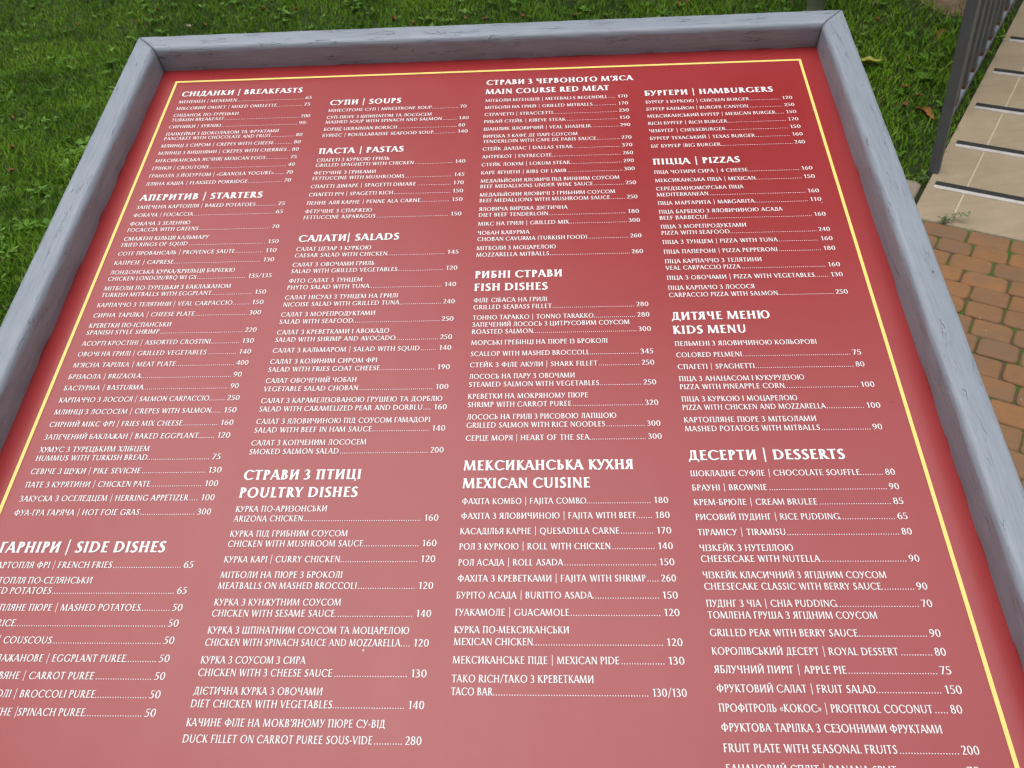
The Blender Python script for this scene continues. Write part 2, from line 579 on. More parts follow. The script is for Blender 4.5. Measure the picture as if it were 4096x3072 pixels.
def rail_mesh(length, w, seed, r_in=0.0065, r_out=0.0035):
    """profile (u outward from the opening, z); rail runs along t; mitred at both ends"""
    P = [(0.0, -0.0045), (-0.0004, 0.004), (0.0, RD * 0.40)]
    for i in range(7):
        a = math.pi - i * (math.pi / 2) / 6
        P.append((r_in + r_in * math.cos(a), RD - r_in + r_in * math.sin(a)))
    P += [(w * 0.55, RD + 0.0002), (w - r_out * 1.3, RD)]
    for i in range(4):
        a = math.pi / 2 - i * (math.pi / 2) / 3
        P.append((w - r_out + r_out * math.cos(a), RD - r_out + r_out * math.sin(a)))
    P += [(w, -0.022), (0.0, -0.022)]
    P = np.array(P)
    m = len(P)
    n = 260
    r = np.random.default_rng(seed)
    ph = r.random(8) * 6.28
    V, UV = [], []
    per = np.concatenate([[0], np.cumsum(np.linalg.norm(np.diff(P, axis=0), axis=1))])
    chip = np.zeros(n + 1)
    for _ in range(26):
        c0, wd, dp = r.random() * n, r.uniform(1.0, 6.0), r.uniform(0.0004, 0.0022)
        chip = np.maximum(chip, dp * np.exp(-((np.arange(n + 1) - c0) / wd) ** 4))
    for i in range(n + 1):
        t = i / n
        for j, (u, z) in enumerate(P):
            lo, hi = -u + 0.0004, length + u - 0.0004
            tt = lo + (hi - lo) * t
            wob = 0.00013 * (math.sin(tt * 61 + ph[0] + j) + math.sin(tt * 143 + ph[1] + j * 1.7)) + 0.00012 * math.sin(tt * 9 + ph[2])
            uu, zz = u, z
            if 1 <= j < m - 2:
                uu += wob * (1.0 if j < 8 else 0.4)
                zz += wob * 0.6
            if j == 0:
                uu += chip[i] * 0.6
                zz += chip[i] * 1.8
            V.append((tt, uu, zz))
            UV.append((tt + seed * 3.1, per[j]))
    F = []
    for i in range(n):
        for j in range(m - 1):
            F.append((i * m + j, i * m + j + 1, (i + 1) * m + j + 1, (i + 1) * m + j))
        F.append((i * m + m - 1, i * m, (i + 1) * m, (i + 1) * m + m - 1))
    F.append(tuple(range(m - 1, -1, -1)))
    F.append(tuple(n * m + j for j in range(m)))
    return np.array(V), F, UV

lx, ly = (PX1 - PX0) * S, (PY0 - PY1) * S
for seed, (length, org, tdir, udir) in enumerate((
        (lx, (PX0 * S, PY0 * S), (1, 0), (0, 1)),
        (ly, (PX0 * S, PY1 * S), (0, 1), (-1, 0)),
        (ly, (PX1 * S, PY0 * S), (0, -1), (1, 0)),
        (lx, (PX1 * S, PY1 * S), (-1, 0), (0, -1)))):
    V, F, UV = rail_mesh(length, RW_, seed + 1)
    co = np.zeros((len(V), 3))
    co[:, 0] = org[0] + V[:, 0] * tdir[0] + V[:, 1] * udir[0]
    co[:, 1] = org[1] + V[:, 0] * tdir[1] + V[:, 1] * udir[1]
    co[:, 2] = V[:, 2]
    o = mesh_np('frame_rail', co, F, M['frame'], board, smooth=True, uv=UV)
    me = o.data
    for p in me.polygons:
        if len(p.vertices) > 4:
            p.use_smooth = False
    o.matrix_local = BM
# legs under the board
bmW = Matrix.Translation(B0) @ Matrix.Rotation(TILT, 4, 'X')
for bx in (0.16, 0.88):
    top_f = bmW @ Vector((bx * S, -0.95 * S, -0.0205))
    lv, lf = [], []
    hw = 0.03
    for dx, dy in ((-hw, -hw), (hw, -hw), (hw, hw), (-hw, hw)):
        lv.append((top_f.x + dx - BASE.x, top_f.y + dy - BASE.y, -0.012))
    for dx, dy in ((-hw, -hw), (hw, -hw), (hw, hw), (-hw, hw)):
        lv.append((top_f.x + dx - BASE.x, top_f.y + dy - BASE.y, top_f.z + dy * math.tan(TILT)))
    mesh_np('leg', lv, BF, M['frame'], board, uv=[(0.3 * i, 0.01 * i) for i in range(8)])

# ---- printed border
BW = 0.0041
zb = 0.0003
def flat(x0, x1, y0, y1):
    return [(x0 * S, y0 * S, zb), (x1 * S, y0 * S, zb), (x1 * S, y1 * S, zb), (x0 * S, y1 * S, zb)]
YB = -1.436
for q in (flat(0, 1, -BW, 0), flat(0, 1, YB, YB + BW), flat(0, BW, YB + BW, -BW), flat(1 - BW, 1, YB + BW, -BW)):
    mesh_np('border_line', q, [(0, 1, 2, 3)], M['yellow'], panel)

# ------------------------------------------------------------------ flared roman capitals, Latin and Cyrillic (cap height 1)
class Glyph:
    def __init__(self, T, t):
        self.T, self.t, self.strips = T, t, []
    def strip(self, L, R):
        self.strips.append((L, R))
    def line(self, x0, y0, x1, y1, w=None, f0=1.0, f1=1.0):
        w = self.T if w is None else w
        dx, dy = x1 - x0, y1 - y0
        ln = math.hypot(dx, dy)
        steep = abs(dy) > 0.55 * abs(dx)
        if steep:
            k = min(ln / max(abs(dy), 1e-6), 1.5)
            ox, oy = -0.5 * w * k * (1 if dy > 0 else -1), 0.0
        else:
            k = min(ln / max(abs(dx), 1e-6), 1.5)
            ox, oy = 0.0, 0.5 * w * k * (1 if dx > 0 else -1)
        L, R = [], []
        for s in (0, .05, .13, .26, .74, .87, .95, 1):
            fl = 0.30 * f0 * max(0, 1 - s / .26) ** 2 + 0.30 * f1 * max(0, 1 - (1 - s) / .26) ** 2
            fl -= 0.05 * (f0 + f1) * 0.5 * (1 if .2 < s < .8 else 0)
            x, y, q = x0 + dx * s, y0 + dy * s, 1 + fl
            L.append((x + ox * q, y + oy * q))
            R.append((x - ox * q, y - oy * q))
        self.strip(L, R)
    def bar(self, x0, x1, y, f0=0.0, f1=0.9):
        self.line(x0, y, x1, y, self.t, f0, f1)
    def arc(self, cx, cy, rx, ry, a0, a1, T=None, t=None):
        T = self.T if T is None else T
        t = self.t if t is None else t
        n = max(5, int(abs(a1 - a0) / 15))
        L, R = [], []
        for i in range(n + 1):
            a = math.radians(a0 + (a1 - a0) * i / n)
            c, s = math.cos(a), math.sin(a)
            L.append((cx + rx * c, cy + ry * s))
            R.append((cx + (rx - T) * c, cy + (ry - t) * s))
        self.strip(L, R) if a1 < a0 else self.strip(R, L)
    def path(self, pts, ws):
        pts = [np.array(p, float) for p in pts]
        P, Wd = [], []
        n = len(pts)
        for i in range(n - 1):
            p0, p1, p2, p3 = pts[max(i - 1, 0)], pts[i], pts[i + 1], pts[min(i + 2, n - 1)]
            for k in range(4 if i < n - 2 else 5):
                u = k / 4
                P.append(0.5 * ((2 * p1) + (-p0 + p2) * u + (2 * p0 - 5 * p1 + 4 * p2 - p3) * u * u + (-p0 + 3 * p1 - 3 * p2 + p3) * u ** 3))
                Wd.append(ws[i] * (1 - u) + ws[i + 1] * u)
        L, R = [], []
        for i, p in enumerate(P):
            tg = P[min(i + 1, len(P) - 1)] - P[max(i - 1, 0)]
            tg = tg / (np.linalg.norm(tg) + 1e-9)
            nv = np.array((-tg[1], tg[0])) * Wd[i] * 0.5
            L.append(tuple(p + nv))
            R.append(tuple(p - nv))
        self.strip(L, R)

def glyph(ch, T, t):
    """returns (ink width, left bearing class, right bearing class, strips)"""
    g = Glyph(T, t)
    h, h2 = T / 2, t / 2
    top, bot = 1 - h2, h2
    def stem(x, y0=0.0, y1=1.0, w=None, f0=1.0, f1=1.0):
        g.line(x, y0, x, y1, w, f0, f1)
    ch = {'А': 'A', 'В': 'B', 'Е': 'E', 'К': 'K', 'М': 'M', 'Н': 'H', 'О': 'O', 'Р': 'P', 'С': 'C', 'Т': 'T', 'Х': 'X', 'І': 'I'}.get(ch, ch)
    if ch == 'A':
        g.line(.045, 0, .345, 1, t * 1.1); g.line(.345, 1, .70, 0, T * 1.05); g.bar(.14, .58, .33, 0, 0); return .75, 'd', 'd', g.strips
    if ch == 'B':
        stem(h + .02); g.bar(h, .26, top, 0, 0); g.bar(h, .28, .53, 0, 0); g.bar(h, .28, bot, 0, 0)
        g.arc(.24, .755, .245, .245, 90, -90); g.arc(.26, .28, .30, .28, 90, -90); return .56, 's', 'r', g.strips
    if ch in 'CЄ':
        g.arc(.46, .5, .46, .52, 48, 312); g.path([(.76, .885), (.80, .80)], [t, t * 1.9]); g.path([(.76, .115), (.80, .20)], [t, t * 1.2])
        if ch == 'Є':
            g.bar(.1, .58, .52, 0, .9)
        return .80, 'r', 'o', g.strips
    if ch == 'D':
        stem(h + .02); g.bar(h, .32, top, 0, 0); g.bar(h, .32, bot, 0, 0); g.arc(.30, .5, .50, .5, 90, -90); return .80, 's', 'r', g.strips
    if ch == 'E':
        stem(h + .02); g.bar(h, .49, top); g.bar(h, .43, .53); g.bar(h, .51, bot); return .51, 's', 'o', g.strips
    if ch == 'F':
        stem(h + .02); g.bar(h, .49, top); g.bar(h, .43, .51); return .49, 's', 'o', g.strips
    if ch == 'G':
        g.arc(.46, .5, .46, .52, 48, 322); g.path([(.76, .885), (.80, .80)], [t, t * 1.9]); stem(.77, .06, .45, None, 0, 1); return .84, 'r', 's', g.strips
    if ch == 'H':
        stem(h + .02); stem(.70 - h); g.bar(h, .68, .53, 0, 0); return .72, 's', 's', g.strips
    if ch == 'I':
        stem(h + .02); return T + .04, 's', 's', g.strips
    if ch == 'J':
        g.path([(.12, 1), (.12, .5), (.115, .08), (.04, -.14), (-.06, -.19)], [T * 1.1, T, T, t * 1.1, t]); return .12 + h + .02, 's', 's', g.strips
    if ch == 'K':
        stem(h + .02); g.line(.16, .50, .53, 1, t, 0, 1); g.line(.19, .58, .61, 0, T, 0, 1); return .66, 's', 'd', g.strips
    if ch == 'L':
        stem(h + .02); g.bar(h, .50, bot); return .50, 's', 'd', g.strips
    if ch == 'M':
        g.line(.05, 0, .13, 1, t * 1.1); g.line(.13, 1, .46, .02, T, .6, .2); g.line(.46, .02, .78, 1, t, .2, .4); g.line(.79, 1, .87, 0, T); return .95, 'd', 's', g.strips
    if ch == 'N':
        stem(t * .6 + .02, 0, 1, t * 1.1); g.line(.09, 1, .66, 0, T, .5, .2); stem(.70 - t * .6, 0, 1, t * 1.1); return .72, 's', 's', g.strips
    if ch in 'OQ':
        g.arc(.46, .5, .46, .52, 0, 360)
        if ch == 'Q':
            g.path([(.44, .06), (.62, -.12), (.86, -.2)], [t, T, t])
        return .92, 'r', 'r', g.strips
    if ch in 'PR':
        stem(h + .02); g.bar(h, .26, top, 0, 0); g.bar(h, .26, .47, 0, 0); g.arc(.24, .73, .28, .27, 90, -90)
        if ch == 'R':
            g.line(.26, .50, .60, 0, T, 0, 1); return .65, 's', 'd', g.strips
        return .52, 's', 'o', g.strips
    if ch == 'S':
        g.path([(.45, .86), (.29, .965), (.10, .80), (.17, .60), (.36, .43), (.42, .22), (.25, .03), (.02, .13)],
               [t * 1.8, t, T * .9, T * 1.05, T * 1.1, T * .95, t, t * 1.9]); return .50, 'r', 'r', g.strips
    if ch == 'T':
        g.bar(0, .64, top, .9, .9); stem(.32, 0, .98, None, 1, 0); return .64, 'd', 'd', g.strips
    if ch == 'U':
        stem(h + .02, .34, 1, None, 0, 1); g.arc(.36, .36, .34, .38, 180, 360, T * .95, t); stem(.70 - t * .6, .34, 1, t * 1.2, 0, 1); return .72, 's', 's', g.strips
    if ch == 'V':
        g.line(.06, 1, .36, 0, T, 1, .2); g.line(.36, 0, .65, 1, t, .2, 1); return .70, 'd', 'd', g.strips
    if ch == 'W':
        g.line(.06, 1, .30, 0, T, 1, .2); g.line(.30, 0, .53, 1, t, .2, .4); g.line(.51, 1, .75, 0, T, .4, .2); g.line(.75, 0, .98, 1, t, .2, 1); return 1.03, 'd', 'd', g.strips
    if ch == 'X':
        g.line(.07, 1, .60, 0, T); g.line(.05, 0, .58, 1, t * 1.1); return .66, 'd', 'd', g.strips
    if ch == 'Y':
        g.line(.06, 1, .33, .45, T, 1, 0); g.line(.33, .45, .60, 1, t, 0, 1); stem(.33, 0, .5, None, 1, 0); return .64, 'd', 'd', g.strips
    if ch == 'Z':
        g.bar(.04, .56, top, .9, 0); g.line(.52, .97, .06, .03, T, 0, 0); g.bar(.03, .60, bot, 0, .9); return .60, 'o', 'o', g.strips
    # ---- Cyrillic only
    if ch == 'Б':
        stem(h + .02); g.bar(h, .49, top); g.bar(h, .28, .55, 0, 0); g.bar(h, .28, bot, 0, 0); g.arc(.26, .29, .29, .29, 90, -90); return .55, 's', 'r', g.strips
    if ch == 'Г':
        stem(h + .02); g.bar(h, .47, top); return .47, 's', 'd', g.strips
    if ch == 'Д':
        g.path([(.24, .97), (.23, .6), (.19, .25), (.11, .06)], [t, t, t, t]); g.bar(.18, .62, top, 0, 0); stem(.62 - h, .03, .99, None, 0, .5)
        g.bar(.02, .74, bot + .01, 0, 0); g.line(.05, .06, .03, -.17, t, 0, .6); g.line(.72, .06, .74, -.17, t, 0, .6); return .76, 'd', 'd', g.strips
    if ch == 'Ж':
        stem(.47); g.line(.40, .53, .10, 1, t, 0, 1); g.line(.40, .56, .06, 0, T * .9, 0, 1); g.line(.54, .53, .84, 1, t, 0, 1); g.line(.54, .56, .88, 0, T * .9, 0, 1); return .94, 'd', 'd', g.strips
    if ch in 'З3':
        g.arc(.16, .755, .27, .265, 130, -90); g.arc(.16, .27, .33, .29, 90, -135); g.path([(.0, .86), (-.01, .80)], [t, t * 1.7]); g.bar(.10, .22, .525, 0, 0)
        return .49, 'o', 'r', g.strips
    if ch in 'ИЙ':
        stem(h + .02); g.line(.10, .02, .60, .98, t * 1.1, .2, .2); stem(.71 - h)
        if ch == 'Й':
            g.path([(.22, 1.24), (.27, 1.13), (.37, 1.10), (.47, 1.13), (.52, 1.24)], [t * .8, t, t * 1.1, t, t * .8])
        return .73, 's', 's', g.strips
    if ch == 'Л':
        g.path([(.21, .97), (.20, .6), (.17, .22), (.10, .06), (.0, .02)], [t, t, t * 1.1, t * 1.2, t * 1.4]); g.bar(.15, .60, top, .6, 0); stem(.61 - h); return .63, 'd', 's', g.strips
    if ch == 'П':
        stem(h + .05); stem(.68 - h); g.bar(-.02, .68, top, .8, 0); return .70, 's', 's', g.strips
    if ch == 'У':
        g.line(.06, 1, .35, .38, T, 1, 0); g.path([(.60, 1), (.45, .62), (.33, .30), (.20, .06), (.05, .0)], [t * 1.2, t, t, t * 1.1, t * 1.5]); return .65, 'd', 'd', g.strips
    if ch == 'Ф':
        stem(.45, -.03, 1.05); g.arc(.45, .51, .45, .345, 0, 360, T * .95, t); return .90, 'r', 'r', g.strips
    if ch in 'ЦЩ':
        w = .68 if ch == 'Ц' else 1.0
        stem(h + .02); stem(w - h)
        if ch == 'Щ':
            stem((w + .02) / 2)
        g.bar(h, w + .09, bot, 0, 0); g.line(w + .06, .07, w + .08, -.18, t, 0, .7); return w + .10, 's', 'd', g.strips
    if ch == 'Ч':
        stem(.62 - h); g.path([(h + .02, 1), (h + .02, .74), (h + .07, .56), (.30, .50), (.50, .54)], [T * 1.15, T, T * .9, t * 1.1, t]); return .64, 's', 's', g.strips
    if ch == 'Ш':
        stem(h + .02); stem(.51); stem(1.0 - h); g.bar(h, .98, bot, 0, 0); return 1.02, 's', 's', g.strips
    if ch == 'Ь':
        stem(h + .02); g.bar(h, .27, .56, 0, 0); g.bar(h, .27, bot, 0, 0); g.arc(.25, .29, .28, .29, 90, -90); return .53, 's', 'r', g.strips
    if ch == 'Ю':
        stem(h + .02); g.bar(h, .32, .52, 0, 0); g.arc(.69, .5, .41, .52, 0, 360, T * .95); return 1.10, 's', 'r', g.strips
    if ch == 'Я':
        stem(.58 - h); g.bar(.30, .56, top, 0, 0); g.bar(.30, .56, .47, 0, 0); g.arc(.33, .73, .28, .27, 90, 270); g.line(.32, .50, .03, 0, T * .95, 0, 1); return .60, 'd', 's', g.strips
    # ---- figures
    if ch == '0':
        g.arc(.31, .5, .31, .52, 0, 360); return .62, 'r', 'r', g.strips
    if ch == '1':
        stem(.24); g.line(.04, .84, .22, .97, t, 0, 0); return .40, 'r', 's', g.strips
    if ch == '2':
        g.path([(.05, .80), (.13, .94), (.27, .965), (.42, .85), (.40, .60), (.22, .30), (.05, .07)], [t * 1.4, t, t, T, T, t * 1.2, t]); g.bar(.02, .54, bot, 0, .9); return .54, 'r', 'o', g.strips
    if ch == '4':
        g.line(.43, 1, .03, .30, t, 0, 0); g.bar(.0, .62, .27, 0, .6); stem(.43); return .62, 'd', 'o', g.strips
    if ch == '5':
        g.bar(.10, .49, top, 0, .9); g.line(.12, .98, .09, .54, t, 0, 0); g.arc(.16, .31, .34, .33, 105, -135); return .50, 'o', 'r', g.strips
    if ch in '69':
        g.arc(.29, .31, .29, .33, 0, 360); g.path([(.48, .99), (.26, .86), (.11, .62), (.075, .34)], [t * 1.2, t, T * .9, T])
        if ch == '9':
            g.strips = [([(.58 - x, 1 - y) for x, y in L], [(.58 - x, 1 - y) for x, y in R]) for L, R in g.strips]
        return .58, 'r', 'r', g.strips
    if ch == '7':
        g.bar(.02, .52, top, .9, 0); g.line(.47, .97, .17, 0, T * .9, 0, 1); return .54, 'o', 'd', g.strips
    if ch == '8':
        g.arc(.29, .755, .245, .265, 0, 360, T * .9, t); g.arc(.29, .275, .29, .295, 0, 360, T * .95, t); return .58, 'r', 'r', g.strips
    # ---- marks
    if ch == '¦':
        g.line(.05, -.24, .05, 1.2, t * .95, 0, 0); return .10, 'b', 'b', g.strips
    if ch == '.':
        g.arc(.075, .07, .075, .075, 0, 360, .074, .074); return .15, 'r', 'r', g.strips
    if ch == '-':
        g.bar(.0, .30, .38, 0, 0); return .30, 'o', 'o', g.strips
    if ch == '/':
        g.line(.02, -.12, .42, 1.1, t, 0, 0); return .44, 'd', 'd', g.strips
    if ch == '’':
        g.path([(.10, 1.0), (.13, .88), (.04, .70)], [T * 1.1, T, t * .5]); return .18, 'o', 'o', g.strips
    if ch in '«»':
        sg = 1 if ch == '«' else -1
        for ox in (.0, .20):
            x0, x1 = (ox + .17, ox + .02) if sg > 0 else (ox + .02, ox + .17)
            g.path([(x0, .62), ((x0 + x1) / 2, .50), (x1, .38)], [t, t, t]); g.path([(x1, .38), ((x0 + x1) / 2, .26), (x0, .14)], [t, t, t])
        return .40, 'o', 'o', g.strips
    if ch == '(':
        g.path([(.24, 1.12), (.09, .8), (.06, .46), (.09, .12), (.24, -.2)], [t * .7, t, T, t, t * .7]); return .26, 'o', 'o', g.strips
    if ch == ')':
        g.path([(.02, 1.12), (.17, .8), (.20, .46), (.17, .12), (.02, -.2)], [t * .7, t, T, t, t * .7]); return .26, 'o', 'o', g.strips
    raise ValueError('no glyph for ' + repr(ch))

BEAR = {'s': .098, 'r': .064, 'd': .042, 'o': .050, 'b': .12}
_cache = {}
def shape(text, T, t):
    """lay a string out at cap height 1: (width, [(x, strips)])"""
    x, out, prev = 0.0, [], None
    for ch in text:
        if ch == ' ':
            x += .50
            if prev == 'b':
                x += .12
            prev = None
            continue
        key = (ch, T)
        if key not in _cache:
            _cache[key] = glyph(ch, T, t)
        w, lb, rb, strips = _cache[key]
        if prev is None and lb == 'b' and out:
            x += .12
        if prev is not None:
            x += BEAR[prev] + BEAR[lb]
            if prev == 'd' and lb == 'd':
                x -= .05
        out.append((x, strips))
        x += w
        prev = rb
    return x, out

class Print:
    def __init__(self):
        self.v, self.f = [], []
    def put(self, glyphs, x0, y, cap, xs):
        """x0,y in border units, y down; cap in border units; xs extra stretch along x"""
        for gx, strips in glyphs:
            for k, (L, R) in enumerate(strips):
                z = 0.00030 + 0.00003 * k
                b = len(self.v)
                n = len(L)
                for (lx_, ly_), (rx_, ry_) in zip(L, R):
                    self.v.append(((x0 + (gx + lx_) * cap * xs) * S, (-y + ly_ * cap) * S, z))
                    self.v.append(((x0 + (gx + rx_) * cap * xs) * S, (-y + ry_ * cap) * S, z))
                for i in range(n - 1):
                    self.f.append((b + 2 * i, b + 2 * i + 1, b + 2 * i + 3, b + 2 * i + 2))
    def build(self, name):
        o = mesh_np(name, self.v, self.f, M['white'], panel)
        # keep every face turned to the reader
        me = o.data
        bad = [p.index for p in me.polygons if p.normal.z < 0]
        if bad:
            bm = bmesh.new(); bm.from_mesh(me); bm.faces.ensure_lookup_table()
            bmesh.ops.reverse_faces(bm, faces=[bm.faces[i] for i in bad])
            bm.to_mesh(me); bm.free()
        return o

